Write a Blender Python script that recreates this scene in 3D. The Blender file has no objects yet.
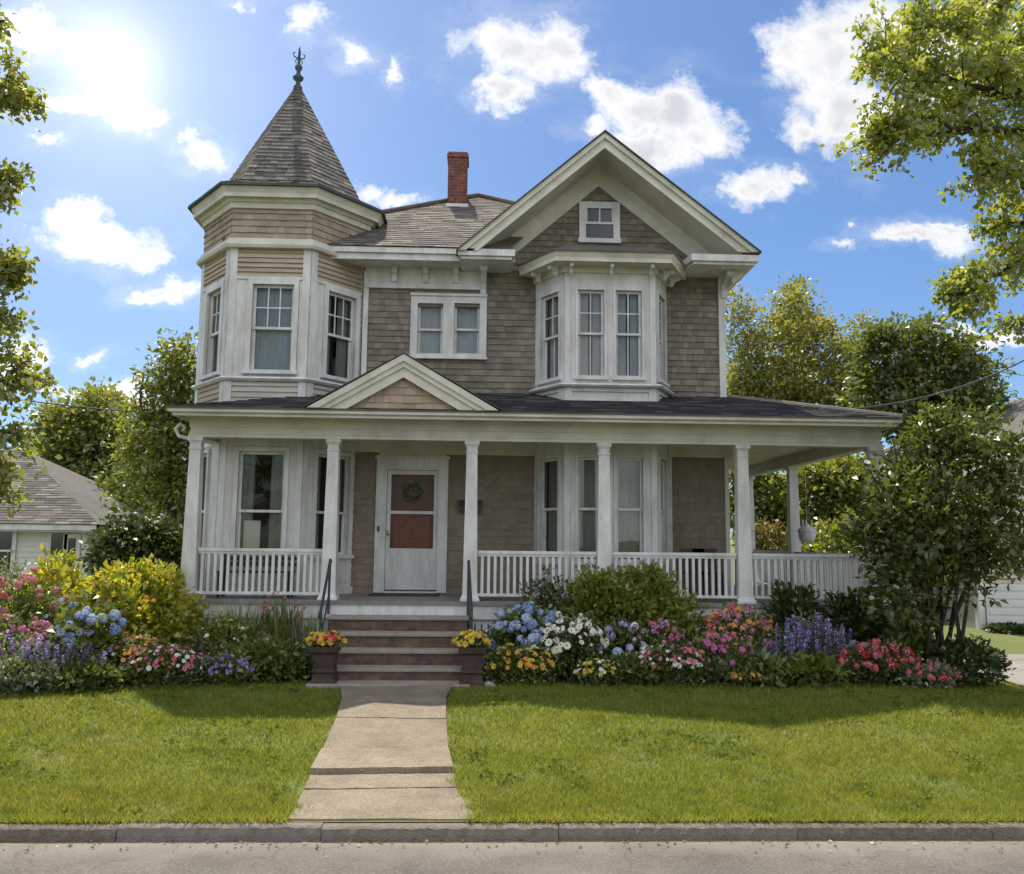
import bpy, math, random
import numpy as np
from mathutils import Vector, Matrix

rng = np.random.default_rng(11)
random.seed(11)
S = bpy.context.scene
COL = S.collection
R = math.radians

# ------------------------------------------------------------------ camera
EYE = Vector((0.0, 0.0, 2.40))
FPX = 855.0
PITCH, YAW, ROLL = R(6.87), R(-2.1), R(0.62)
_f0 = Vector((-math.sin(YAW), math.cos(YAW), 0))
_r0 = Vector((math.cos(YAW), math.sin(YAW), 0))
CF = (_f0 * math.cos(PITCH) + Vector((0, 0, 1)) * math.sin(PITCH)).normalized()
_u0 = _r0.cross(CF)
CR = _r0 * math.cos(ROLL) + _u0 * math.sin(ROLL)
CU = _u0 * math.cos(ROLL) - _r0 * math.sin(ROLL)
cam_data = bpy.data.cameras.new('camera')
cam_data.sensor_width = 36.0
cam_data.lens = FPX / 1024.0 * 36.0
cam_data.clip_start = 0.1
cam_data.clip_end = 5000
cam = bpy.data.objects.new('camera', cam_data)
COL.objects.link(cam)
cam.matrix_world = Matrix(((CR.x, CU.x, -CF.x, EYE.x), (CR.y, CU.y, -CF.y, EYE.y), (CR.z, CU.z, -CF.z, EYE.z), (0, 0, 0, 1)))
S.camera = cam


def ray(px, py):
    return CR * ((px - 512) / FPX) + CU * ((437 - py) / FPX) + CF


def at(px, py, Y):            # the point of the vertical plane y = Y seen at that place of the photograph
    d = ray(px, py)
    return EYE + d * (Y / d.y)


def onz(px, py, z):           # the point of the level plane z seen there
    d = ray(px, py)
    return EYE + d * ((z - EYE.z) / d.z)


def X_(px, Y, py=437):
    return at(px, py, Y).x


def Z_(py, Y, px=512):
    return at(px, py, Y).z


# ------------------------------------------------------------------ scene properties
def link(o, parent=None):
    COL.objects.link(o)
    if parent is not None:
        o.parent = parent
        o.matrix_parent_inverse = PINV.get(parent.name, Matrix.Identity(4))
    return o


PINV = {}


def tag(o, label=None, cat=None, group=None, kind=None):
    if label: o['label'] = label
    if cat: o['category'] = cat
    if group: o['group'] = group
    if kind: o['kind'] = kind
    return o


def thing(name, label, cat, loc=(0, 0, 0), group=None):
    o = bpy.data.objects.new(name, None)
    o.empty_display_size = 0.2
    o.location = loc
    COL.objects.link(o)
    PINV[o.name] = Matrix.Translation(-Vector(loc))
    return tag(o, label, cat, group)


def newobj(name, me, mats, parent=None, loc=None, rot=None, scale=None):
    o = bpy.data.objects.new(name, me)
    if mats is not None and not len(me.materials):
        for m in (mats if isinstance(mats, (list, tuple)) else [mats]):
            me.materials.append(m)
    if loc is not None: o.location = loc
    if rot is not None: o.rotation_euler = rot
    if scale is not None: o.scale = scale
    return link(o, parent)


# ------------------------------------------------------------------ mesh builder
class Fr:
    """A wall frame: o origin, u along, v up, n outward."""
    def __init__(s, o, u, n, v=(0, 0, 1)):
        s.o, s.u, s.v, s.n = Vector(o), Vector(u).normalized(), Vector(v).normalized(), Vector(n).normalized()

    def p(s, a, b, c=0.0):
        return s.o + s.u * a + s.v * b + s.n * c


class MB:
    def __init__(s):
        s.V, s.F, s.M = [], [], []
        s.mi = 0

    def add(s, vs, fs):
        b = len(s.V)
        s.V += [tuple(v) for v in vs]
        s.F += [tuple(b + i for i in f) for f in fs]
        s.M += [s.mi] * len(fs)
        return s

    def box(s, x0, x1, y0, y1, z0, z1):
        return s.add([(x0, y0, z0), (x1, y0, z0), (x1, y1, z0), (x0, y1, z0), (x0, y0, z1), (x1, y0, z1), (x1, y1, z1), (x0, y1, z1)],
                     [(0, 3, 2, 1), (4, 5, 6, 7), (0, 1, 5, 4), (1, 2, 6, 5), (2, 3, 7, 6), (3, 0, 4, 7)])

    def fbox(s, F, u0, u1, v0, v1, n0, n1):
        P = F.p
        return s.add([P(u0, v0, n1), P(u1, v0, n1), P(u1, v0, n0), P(u0, v0, n0), P(u0, v1, n1), P(u1, v1, n1), P(u1, v1, n0), P(u0, v1, n0)],
                     [(0, 3, 2, 1), (4, 5, 6, 7), (0, 1, 5, 4), (1, 2, 6, 5), (2, 3, 7, 6), (3, 0, 4, 7)])

    def prism(s, pts, d):
        """polygon pts extruded by the vector d"""
        n = len(pts)
        d = Vector(d)
        a = [Vector(p) for p in pts]
        vs = a + [p + d for p in a]
        fs = [tuple(range(n)), tuple(range(2 * n - 1, n - 1, -1))] + [(i, i + n, (i + 1) % n + n, (i + 1) % n) for i in range(n)]
        return s.add(vs, fs)

    def tube(s, pts, rad, seg=6, caps=True):
        pts = [Vector(p) for p in pts]
        vs, fs = [], []
        k = len(pts)
        ref = None
        for i, p in enumerate(pts):
            t = (pts[min(i + 1, k - 1)] - pts[max(i - 1, 0)])
            t = t.normalized() if t.length > 1e-9 else Vector((0, 0, 1))
            if ref is None:
                ref = Vector((1, 0, 0)) if abs(t.x) < 0.8 else Vector((0, 1, 0))
            a = (ref - t * ref.dot(t)).normalized()
            ref = a
            b = t.cross(a)
            r = rad[i] if hasattr(rad, '__len__') else rad
            for j in range(seg):
                an = 2 * math.pi * j / seg
                vs.append(p + a * (math.cos(an) * r) + b * (math.sin(an) * r))
        for i in range(k - 1):
            for j in range(seg):
                fs.append((i * seg + j, i * seg + (j + 1) % seg, (i + 1) * seg + (j + 1) % seg, (i + 1) * seg + j))
        if caps:
            fs.append(tuple(range(seg - 1, -1, -1)))
            fs.append(tuple((k - 1) * seg + j for j in range(seg)))
        return s.add(vs, fs)

    def lathe(s, c, prof, seg=16, a0=0.0, sx=1.0, sy=1.0):
        """profile [(r, z)] turned about the vertical through c"""
        vs, fs = [], []
        c = Vector(c)
        for r, z in prof:
            for j in range(seg):
                an = a0 + 2 * math.pi * j / seg
                vs.append(c + Vector((math.cos(an) * r * sx, math.sin(an) * r * sy, z)))
        k = len(prof)
        for i in range(k - 1):
            for j in range(seg):
                fs.append((i * seg + j, i * seg + (j + 1) % seg, (i + 1) * seg + (j + 1) % seg, (i + 1) * seg + j))
        fs.append(tuple(range(seg - 1, -1, -1)))
        fs.append(tuple((k - 1) * seg + j for j in range(seg)))
        return s.add(vs, fs)

    def sweep(s, foot, prof, closed=False):
        """closed profile [(out, z)] swept along a plan polyline with mitred corners (outward is right of travel)"""
        rows = [offset(foot, d, closed) for d, z in prof]
        k, n = len(prof), len(foot)
        vs = [(rows[i][j][0], rows[i][j][1], prof[i][1]) for j in range(n) for i in range(k)]
        fs = []
        for j in range(n if closed else n - 1):
            j2 = (j + 1) % n
            for i in range(k):
                i2 = (i + 1) % k
                fs.append((j * k + i, j * k + i2, j2 * k + i2, j2 * k + i))
        if not closed:
            fs.append(tuple(range(k)))
            fs.append(tuple((n - 1) * k + i for i in range(k - 1, -1, -1)))
        return s.add(vs, fs)

    def mesh(s, name):
        me = bpy.data.meshes.new(name)
        me.from_pydata(s.V, [], s.F)
        if any(s.M):
            me.polygons.foreach_set('material_index', s.M)
        me.update()
        return me

    def build(s, name, mats, parent=None, smooth=False, bevel=0, **kw):
        me = s.mesh(name)
        if smooth:
            me.polygons.foreach_set('use_smooth', [True] * len(me.polygons))
        o = newobj(name, me, mats, parent, **kw)
        if bevel:
            b = o.modifiers.new('edge', 'BEVEL')
            b.width = bevel
            b.segments = 2
            b.limit_method = 'ANGLE'
        return o


def offset(pts, d, closed=False):
    n = len(pts)
    nor = []
    m = n if closed else n - 1
    for i in range(m):
        a, b = pts[i], pts[(i + 1) % n]
        dx, dy = b[0] - a[0], b[1] - a[1]
        L = math.hypot(dx, dy)
        nor.append((dy / L, -dx / L))
    out = []
    for i in range(n):
        if closed:
            n1, n2 = nor[i - 1], nor[i]
        else:
            n1, n2 = nor[max(i - 1, 0)], nor[min(i, m - 1)]
        k = 1 + n1[0] * n2[0] + n1[1] * n2[1]
        out.append((pts[i][0] + d * (n1[0] + n2[0]) / k, pts[i][1] + d * (n1[1] + n2[1]) / k))
    return out


def clip_row(poly, v):
    """u range of a convex polygon at height v"""
    us = []
    n = len(poly)
    for i in range(n):
        (u0, v0), (u1, v1) = poly[i], poly[(i + 1) % n]
        if abs(v1 - v0) < 1e-9:
            if abs(v - v0) < 1e-6: us += [u0, u1]
            continue
        t = (v - v0) / (v1 - v0)
        if -1e-6 <= t <= 1 + 1e-6:
            us.append(u0 + (u1 - u0) * t)
    return (min(us), max(us)) if us else None


def shingles(mb, F, poly, course=.13, w=(.09, .2), th=.014, holes=(), jit=.006, n0=0.0, gap=.003):
    """courses of overlapping shingles covering a convex polygon of the frame F, cut round rectangular holes (u0,u1,v0,v1)"""
    vmin, vmax = min(p[1] for p in poly), max(p[1] for p in poly)
    v = vmin
    while v < vmax - 1e-4:
        v1 = min(v + course, vmax)
        e = min(1e-4, (v1 - v) * .1)
        a, b = clip_row(poly, v + e), clip_row(poly, v1 - e)
        if a is None or b is None:
            v += course
            continue
        lo, hi = min(a[0], b[0]), max(a[1], b[1])
        cuts = [(h[0], h[1]) for h in holes if h[2] < v + course * .5 < h[3]]
        segs = [(lo, hi)]
        for c0, c1 in cuts:
            ns = []
            for s0, s1 in segs:
                if c1 <= s0 or c0 >= s1: ns.append((s0, s1))
                else:
                    if c0 > s0: ns.append((s0, c0))
                    if c1 < s1: ns.append((c1, s1))
            segs = ns
        for s0, s1 in segs:
            u = s0
            while u < s1 - .004:
                ww = random.uniform(*w)
                u1 = u + ww
                if s1 - u1 < w[0] * .6: u1 = s1
                u1 = min(u1, s1)
                vb = v - random.uniform(0, jit)
                t = th * random.uniform(.75, 1.3)
                q = [(max(u, a[0]), vb), (min(u1 - gap, a[1]), vb), (min(u1 - gap, b[1]), v1), (max(u, b[0]), v1)]
                if q[1][0] < q[0][0]: m = (q[0][0] + q[1][0]) / 2; q[0] = q[1] = (m, vb)
                if q[2][0] < q[3][0]: m = (q[2][0] + q[3][0]) / 2; q[2] = q[3] = (m, v1)
                P = F.p
                vs = [P(*q[0], n0 + t), P(*q[1], n0 + t), P(*q[2], n0 + .003), P(*q[3], n0 + .003), P(*q[0], n0 - .002), P(*q[1], n0 - .002)]
                mb.add(vs, [(0, 1, 2, 3), (4, 5, 1, 0), (4, 0, 3), (5, 2, 1)])
                u = u1
        v += course


def slab(mb, F, u0, u1, v0, v1, holes, n0, n1):
    """a rectangular wall slab with rectangular openings"""
    vs = sorted({v0, v1, *[min(max(x, v0), v1) for h in holes for x in h[2:4]]})
    for a, b in zip(vs, vs[1:]):
        mid = (a + b) / 2
        segs = [(u0, u1)]
        for h in holes:
            if h[2] < mid < h[3]:
                ns = []
                for s0, s1 in segs:
                    if h[1] <= s0 or h[0] >= s1: ns.append((s0, s1))
                    else:
                        if h[0] > s0: ns.append((s0, h[0]))
                        if h[1] < s1: ns.append((h[1], s1))
                segs = ns
        for s0, s1 in segs:
            mb.fbox(F, s0, s1, a, b, n0, n1)


# ------------------------------------------------------------------ materials
def _mat(name):
    m = bpy.data.materials.new(name)
    m.use_nodes = True
    nt = m.node_tree
    nt.nodes.clear()
    out = nt.nodes.new('ShaderNodeOutputMaterial')
    return m, nt, out


class N:
    """tiny node helper"""
    def __init__(s, nt): s.nt = nt

    def __call__(s, typ, _out=0, _set=None, **inp):
        n = s.nt.nodes.new('ShaderNode' + typ)
        for k, v in (_set or {}).items(): setattr(n, k, v)
        for k, v in inp.items():
            key = int(k[1:]) if k[0] == 'i' and k[1:].isdigit() else k.replace('_', ' ')
            s.put(n.inputs[key], v)
        return n

    def put(s, sock, v):
        if hasattr(v, 'outputs'): v = v.outputs[0]
        if isinstance(v, bpy.types.NodeSocket): s.nt.links.new(v, sock)
        else:
            if isinstance(v, tuple) and len(v) == 3 and sock.type == 'RGBA': v = (*v, 1)
            sock.default_value = v

    def math(s, op, a, b=0.0, clamp=False):
        return s('Math', _set={'operation': op, 'use_clamp': clamp}, i0=a, i1=b).outputs[0]

    def mix(s, fac, a, b, blend='MIX'):
        n = s.nt.nodes.new('ShaderNodeMix')
        n.data_type = 'RGBA'
        n.blend_type = blend
        s.put(n.inputs[0], fac); s.put(n.inputs[6], a); s.put(n.inputs[7], b)
        return n.outputs[2]

    def ramp(s, fac, stops):
        n = s.nt.nodes.new('ShaderNodeValToRGB')
        el = n.color_ramp.elements
        while len(el) < len(stops): el.new(0.5)
        for e, (p, c) in zip(el, stops):
            e.position = p
            e.color = (*c, 1) if isinstance(c, tuple) else (c, c, c, 1)
        s.put(n.inputs[0], fac)
        return n.outputs[0]

    def maprange(s, v, a, b, c, d):
        n = s('MapRange', Value=v)
        n.inputs[1].default_value, n.inputs[2].default_value, n.inputs[3].default_value, n.inputs[4].default_value = a, b, c, d
        return n.outputs[0]


def pm(name, c1, c2=None, scale=3.0, rough=.6, bump=0.0, bscale=40.0, island=0.0, dirt=0.25, dscale=.8, spec=.4, contrast=.25, stretch=(1, 1, 1), metal=0.0, c3=None):
    """a weathered paint / wood / stone: two tones by noise, dirt, per-piece variation, bump"""
    m, nt, out = _mat(name)
    n = N(nt)
    geo = n('NewGeometry')
    pos = n('VectorMath', _set={'operation': 'MULTIPLY'}, i0=geo.outputs['Position'], i1=tuple(stretch)).outputs[0]
    no = n('TexNoise', Vector=pos, Scale=scale, Detail=6.0, Roughness=.65).outputs['Fac']
    fac = n.maprange(no, .5 - contrast, .5 + contrast, 0, 1)
    col = n.mix(fac, c1, c2 or c1)
    if c3 is not None:
        col = n.mix(n.maprange(geo.outputs['Random Per Island'], .62, .8, 0, 1), col, c3)
    if island:
        col = n.mix(1.0, col, n.ramp(geo.outputs['Random Per Island'], [(0, 1 - island), (1, 1 + island)]) if False else
                    n('CombineColor', i0=n.maprange(geo.outputs['Random Per Island'], 0, 1, 1 - island, 1 + island),
                      i1=n.maprange(geo.outputs['Random Per Island'], 0, 1, 1 - island, 1 + island * .96),
                      i2=n.maprange(geo.outputs['Random Per Island'], 0, 1, 1 - island, 1 + island * .9)), 'MULTIPLY')
    if dirt:
        d = n('TexNoise', Vector=pos, Scale=dscale, Detail=8.0, Roughness=.7).outputs['Fac']
        col = n.mix(n.maprange(d, .42, .72, 0, dirt), col, n.mix(1.0, col, (.42, .38, .31), 'MULTIPLY'))
    b = n('BsdfPrincipled', Base_Color=col, Roughness=rough, Metallic=metal)
    b.inputs['Specular IOR Level'].default_value = spec
    if bump:
        bn = n('TexNoise', Vector=pos, Scale=bscale, Detail=5.0).outputs['Fac']
        bp = n('Bump', Height=bn, Strength=bump, Distance=.02)
        nt.links.new(bp.outputs[0], b.inputs['Normal'])
    nt.links.new(b.outputs[0], out.inputs[0])
    return m


def leafm(name, cols, trans=.35, rough=.45, gloss=.06, posvar=.0, tmul=(1.25, 1.15, .5)):
    """leaf or petal: colour picked per leaf, thin and translucent"""
    m, nt, out = _mat(name)
    n = N(nt)
    geo = n('NewGeometry')
    k = len(cols)
    col = n.ramp(geo.outputs['Random Per Island'], [(i / (k - 1) if k > 1 else 0, c) for i, c in enumerate(cols)] if k > 1 else [(0, cols[0]), (1, cols[0])])
    if posvar:
        no = n('TexNoise', Vector=geo.outputs['Position'], Scale=1.7, Detail=3.0).outputs['Fac']
        col = n.mix(1.0, col, n('CombineColor', i0=n.maprange(no, .3, .7, 1 - posvar, 1 + posvar), i1=n.maprange(no, .3, .7, 1 - posvar * .8, 1 + posvar * .8), i2=n.maprange(no, .3, .7, 1 - posvar, 1 + posvar)), 'MULTIPLY')
    d = n('BsdfDiffuse', Color=col)
    t = n('BsdfTranslucent', Color=n.mix(1.0, col, tmul, 'MULTIPLY'))
    mx = n('MixShader', i0=trans, i1=d.outputs[0], i2=t.outputs[0])
    g = n('BsdfGlossy', Color=(1., 1., 1.), Roughness=rough)
    mg = n('MixShader', i0=gloss, i1=mx.outputs[0], i2=g.outputs[0])
    nt.links.new(mg.outputs[0], out.inputs[0])
    return m


def brickm(name, c1, c2, mortar, bw=.21, bh=.07):
    m, nt, out = _mat(name)
    n = N(nt)
    geo = n('NewGeometry')
    sx = n('SeparateXYZ', i0=geo.outputs['Position'])
    v = n('CombineXYZ', i0=n.math('ADD', sx.outputs[0], sx.outputs[1]), i1=sx.outputs[2])
    br = n('TexBrick', Vector=v, Color1=c1, Color2=c2, Mortar=mortar, Scale=1.0)
    for k, val in (('Brick Width', bw), ('Row Height', bh), ('Mortar Size', .008), ('Mortar Smooth', .2), ('Bias', -.1)):
        br.inputs[k].default_value = val
    no = n('TexNoise', Vector=geo.outputs['Position'], Scale=9.0, Detail=6.0).outputs['Fac']
    col = n.mix(1.0, br.outputs[0], n.ramp(no, [(.3, (.55, .55, .55)), (.7, (1.25, 1.2, 1.15))]), 'MULTIPLY')
    b = n('BsdfPrincipled', Base_Color=col, Roughness=.85)
    h = n.math('SUBTRACT', n.math('MULTIPLY', no, .4), br.outputs['Fac'])
    bp = n('Bump', Height=h, Strength=.6, Distance=.01)
    nt.links.new(bp.outputs[0], b.inputs['Normal'])
    nt.links.new(b.outputs[0], out.inputs[0])
    return m


def glassm(name, tint=(.75, .8, .8), base=.0, k=1.0):
    m, nt, out = _mat(name)
    n = N(nt)
    fr = n('Fresnel', IOR=1.5)
    fac = n.math('ADD', n.math('MULTIPLY', fr.outputs[0], k), base, True)
    geo = n('NewGeometry')
    no = n('TexNoise', Vector=geo.outputs['Position'], Scale=2.2, Detail=1.0).outputs['Fac']
    bp = n('Bump', Height=no, Strength=.06, Distance=.05)
    t = n('BsdfTransparent', Color=tint)
    g = n('BsdfGlossy', Color=(1., 1., 1.), Roughness=.015)
    nt.links.new(bp.outputs[0], g.inputs['Normal'])
    mx = n('MixShader', i0=fac, i1=t.outputs[0], i2=g.outputs[0])
    nt.links.new(mx.outputs[0], out.inputs[0])
    return m


M = {}
M['white'] = pm('white_paint', (.66, .665, .665), (.57, .57, .56), 4, .5, .2, 60, dirt=.6, dscale=2.2, stretch=(1.6, 1.6, .5))
M['cream'] = pm('cream_paint', (.615, .60, .53), (.54, .525, .45), 4, .55, .2, 60, dirt=.5, dscale=1.8)
M['shingle'] = pm('weathered_wall_shingle', (.235, .203, .17), (.172, .148, .122), 2.2, .85, .5, 90, island=.10, dirt=.55, dscale=1.1, c3=(.24, .21, .178))
M['shingle_tan'] = pm('tan_turret_shingle', (.39, .325, .25), (.29, .24, .18), 4, .85, .5, 90, island=.16, dirt=.3, dscale=1.5, stretch=(1, 1, 2))
M['clap_tan'] = pm('tan_clapboard', (.42, .35, .27), (.33, .27, .205), 4, .75, .3, 50, island=.12, dirt=.3, dscale=2, stretch=(.5, .5, 3))
M['clap_pale'] = pm('pale_clapboard', (.50, .475, .43), (.42, .395, .35), 4, .7, .3, 50, island=.08, dirt=.35, dscale=2, stretch=(.5, .5, 3))
M['pink_shingle'] = pm('rose_tan_shingle', (.44, .345, .27), (.36, .28, .215), 5, .85, .4, 90, island=.15, dirt=.3)
M['porch_wall'] = pm('brown_porch_shingle', (.25, .205, .158), (.185, .15, .115), 4, .85, .4, 90, island=.10, dirt=.2)
M['roof_grey'] = pm('grey_asphalt_shingle', (.14, .132, .122), (.09, .086, .082), 5, .9, .7, 200, island=.26, dirt=.4, dscale=.9, c3=(.175, .16, .138))
M['roof_brown'] = pm('brown_asphalt_shingle', (.165, .148, .132), (.12, .108, .098), 4, .9, .7, 200, island=.22, dirt=.3, dscale=.9, c3=(.19, .172, .15))
M['roof_dark'] = pm('charcoal_asphalt_shingle', (.05, .05, .056), (.032, .032, .037), 5, .85, .7, 200, island=.35, dirt=.2, c3=(.075, .074, .082))
M['roof_old'] = pm('faded_asphalt_shingle', (.24, .23, .2), (.16, .15, .13), 5, .9, .6, 200, island=.3, dirt=.35)
M['floor'] = pm('grey_porch_floor_paint', (.23, .23, .21), (.16, .155, .14), 5, .5, .1, 60, dirt=.4)
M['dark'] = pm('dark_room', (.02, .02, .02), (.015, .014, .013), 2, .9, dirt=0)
M['stone'] = pm('pale_step_stone', (.33, .30, .26), (.24, .215, .185), 8, .85, .5, 60, dirt=.5, dscale=3)
M['curtain'] = pm('lace_curtain', (.62, .64, .65), (.45, .47, .48), 6, .9, dirt=0, stretch=(3, 3, .5))
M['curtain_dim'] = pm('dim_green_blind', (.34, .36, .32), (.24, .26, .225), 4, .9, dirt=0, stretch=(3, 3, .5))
M['paper'] = pm('white_paper', (.75, .73, .68), (.68, .66, .6), 4, .8, dirt=.1)
M['glass'] = glassm('window_glass')
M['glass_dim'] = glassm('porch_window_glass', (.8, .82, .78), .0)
M['glass_storm'] = glassm('storm_door_glass', (.95, .95, .95), .0, .15)
M['wood_door'] = pm('varnished_brown_door', (.20, .068, .03), (.13, .042, .02), 6, .45, .3, 60, dirt=.3, stretch=(4, 4, .6))
M['wood_carving'] = pm('carved_wood_relief', (.30, .125, .06), (.2, .08, .038), 8, .45, .3, 60, dirt=.2)
M['wood_dark'] = pm('dark_wood_panel', (.13, .045, .02), (.085, .03, .014), 8, .4, .3, 60, dirt=.2, stretch=(4, 4, .6))
M['iron'] = pm('black_iron', (.025, .03, .032), (.04, .045, .048), 20, .5, .2, 80, dirt=0)
M['verdigris'] = pm('weathered_copper', (.09, .12, .11), (.05, .06, .055), 12, .7, .3, 60, dirt=.3, metal=.3)
M['brass'] = pm('dull_brass', (.35, .26, .12), (.22, .16, .07), 12, .4, dirt=.3, metal=.9)
M['brick_red'] = brickm('red_chimney_brick', (.19, .05, .038), (.12, .034, .027), (.15, .12, .10))
M['brick_brown'] = brickm('brown_step_brick', (.145, .085, .06), (.085, .052, .04), (.10, .085, .07), .22, .075)
M['terracotta'] = pm('dark_terracotta', (.062, .038, .028), (.036, .025, .02), 8, .8, .4, 40, dirt=.5, dscale=4)
M['soil'] = pm('garden_soil', (.035, .026, .018), (.06, .045, .03), 12, .95, .8, 30, dirt=0)
M['bark'] = pm('grey_brown_bark', (.10, .082, .065), (.055, .044, .035), 9, .95, .8, 30, dirt=.3, stretch=(1, 1, .25))
M['bark_dark'] = pm('dark_bark', (.055, .045, .037), (.03, .025, .02), 9, .95, .8, 30, dirt=.3, stretch=(1, 1, .25))
M['stem'] = pm('green_stem', (.06, .09, .025), (.045, .06, .02), 9, .8, dirt=0)
M['siding_white'] = pm('white_siding', (.62, .62, .60), (.54, .54, .53), 3, .6, .1, 40, dirt=.25)
M['siding_tan'] = pm('pale_tan_siding', (.50, .45, .38), (.42, .38, .32), 3, .6, .1, 40, dirt=.25)
M['window_dark'] = pm('dark_window_glass', (.02, .022, .025), (.03, .034, .038), 3, .08, dirt=0, spec=.7)
# ================================================================== HOUSE
YW, YT, YB, YC, YE, YG = 15.6, 14.7, 14.85, 14.0, 13.4, 14.75
ZF = 1.425                                  # porch floor
GZ = 0.35                                   # ground at the house
NEG = Vector((0, -1, 0))
XP = Vector((1, 0, 0))
house = thing('victorian_house', 'large shingled Victorian house with a pointed corner turret, front gable and white wraparound porch', 'house', (0, 17.5, GZ))
FW = Fr((0, YW, 0), XP, NEG)                # main front wall: u = x, v = z


def xw(px, py=437): return X_(px, YW, py)
def zw(py, px=512): return Z_(py, YW, px)


def window(F, u0, u1, v0, v1, grid=(2, 2), lower=(1, 1), casing=.1, curtain='curtain', proud=.05, glass='glass', meet=.5, curtain_span=(0, 1), sill=True, head=.0, deep=.10, shade=None, fold=.02):
    """a double-hung sash window in a real opening of the wall"""
    w = MB()
    w.fbox(F, u0 - casing, u0, v0 - .02, v1 + casing + head, -.02, proud)
    w.fbox(F, u1, u1 + casing, v0 - .02, v1 + casing + head, -.02, proud)
    w.fbox(F, u0, u1, v1, v1 + casing + head, -.02, proud - .003)
    for a, b in ((u0, u0 + .012), (u1 - .012, u1)):         # reveals
        w.fbox(F, a, b, v0, v1, -deep - .05, -.021)
    w.fbox(F, u0 + .012, u1 - .012, v1 - .012, v1, -deep - .05, -.021)
    win = w.build('window', M['white'], house)
    if sill:
        s = MB()
        s.fbox(F, u0 - casing - .03, u1 + casing + .03, v0 - .06, v0 - .001, -deep, proud + .04)
        s.build('window_sill', M['white'], win)
    vm = v0 + (v1 - v0) * meet
    st = .035
    for (a, b, g, nn) in ((vm - .02, v1 - .012, grid, -.045), (v0, vm + .02, lower, -.085)):
        f = MB()
        x0, x1 = u0 + .013, u1 - .013
        n0, n1 = nn - .032, nn
        f.fbox(F, x0, x0 + st, a, b, n0, n1)
        f.fbox(F, x1 - st, x1, a, b, n0, n1)
        f.fbox(F, x0 + st, x1 - st, a, a + st + .01, n0, n1 - .001)
        f.fbox(F, x0 + st, x1 - st, b - st, b, n0, n1 - .001)
        gx, gz = g
        for i in range(1, gx):
            xx = x0 + st + (x1 - x0 - 2 * st) * i / gx
            f.fbox(F, xx - .011, xx + .011, a + st + .01, b - st, n0 + .008, n1 - .006)
        for j in range(1, gz):
            zz = a + st + (b - a - 2 * st) * j / gz
            f.fbox(F, x0 + st, x1 - st, zz - .011, zz + .011, n0 + .009, n1 - .007)
        sash = f.build('sash', M['white'], win)
        p = MB()
        p.add([F.p(x0 + st - .004, a + .03, nn - .018), F.p(x1 - st + .004, a + .03, nn - .018), F.p(x1 - st + .004, b - st + .004, nn - .018), F.p(x0 + st - .004, b - st + .004, nn - .018)], [(0, 1, 2, 3)])
        p.build('pane', M[glass], sash)
    if curtain:
        c = MB()
        for (ca, cb) in (curtain_span if isinstance(curtain_span, list) else [curtain_span]):
            ua, ub = u0 + (u1 - u0) * ca, u0 + (u1 - u0) * cb
            k = max(6, int((ub - ua) / .025))
            vs, fs = [], []
            ph = random.uniform(0, 6)
            for i in range(k + 1):
                u = ua + (ub - ua) * i / k
                nn = -deep - .075 + fold * math.sin(u * 55 + ph) + fold * .6 * math.sin(u * 23 + ph)
                vs += [F.p(u, v0 - .05, nn), F.p(u, v1 + .02, nn)]
                if i: fs.append((2 * i - 2, 2 * i, 2 * i + 1, 2 * i - 1))
            c.add(vs, fs)
        c.build('curtain', M[curtain], win, smooth=True)
    if shade:
        c = MB()
        a, b, d, e = shade
        c.fbox(F, u0 + (u1 - u0) * a, u0 + (u1 - u0) * b, v0 + (v1 - v0) * d, v0 + (v1 - v0) * e, -deep - .035, -deep - .03)
        c.build('paper_notice', M['paper'], win)
    return win


# ---------------------------------------------------------------- plan points
def foot_bay(pxs, pys):
    return [(X_(pxs[0], YW, pys), YW), (X_(pxs[1], YB, pys), YB), (X_(pxs[2], YB, pys), YB), (X_(pxs[3], YW, pys), YW)]


BAY = foot_bay((535, 564.5, 655.5, 667), 340)
TL, TR = X_(224.5, YT, 378), X_(306.5, YT, 378)
a8 = TR - TL
q8 = a8 / math.sqrt(2)
qr, ql = q8 * .84, q8 * .80
TUR = [(TL, YT), (TR, YT), (TR + qr, YT + q8), (TR + qr, YT + q8 + a8), (TR, YT + 2 * q8 + a8), (TL, YT + 2 * q8 + a8), (TL - ql, YT + q8 + a8), (TL - ql, YT + q8)]
TC = ((TL + TR) / 2, YT + q8 + a8 / 2)
XWL, XWR = TR + q8 - .55, xw(724, 340)      # ends of the front wall
YBACK = 24.0

# heights
z_eave_b, z_eave_t = Z_(419.5, YE, 500), Z_(413, YE, 500)
z_beam_b, z_beam_t = Z_(441, 13.9, 471), z_eave_b + .01
z_ceil = z_beam_b + .22
z_pr_wall = Z_(397, YW, 690)                # porch roof meets wall
z_cor_t, z_cor_b = Z_(249.5, 15.05, 420), Z_(261, 15.05, 420)
A_ = at(604.6, 133.5, YG)
GL_, GR_ = at(459, 250.5, YG), at(757.5, 252.5, YG)
z_gable_foot = (GL_.z + GR_.z) / 2
slope_g = ((A_.z - GL_.z) / (A_.x - GL_.x) + (A_.z - GR_.z) / (GR_.x - A_.x)) / 2


def face(foot, i, closed=False):
    a, b = Vector((*foot[i], 0)), Vector((*foot[(i + 1) % len(foot)], 0))
    u = (b - a).normalized()
    return Fr(a, u, Vector((u.y, -u.x, 0))), (b - a).length


# ---------------------------------------------------------------- front walls
low_holes, up_holes = [], []
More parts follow.
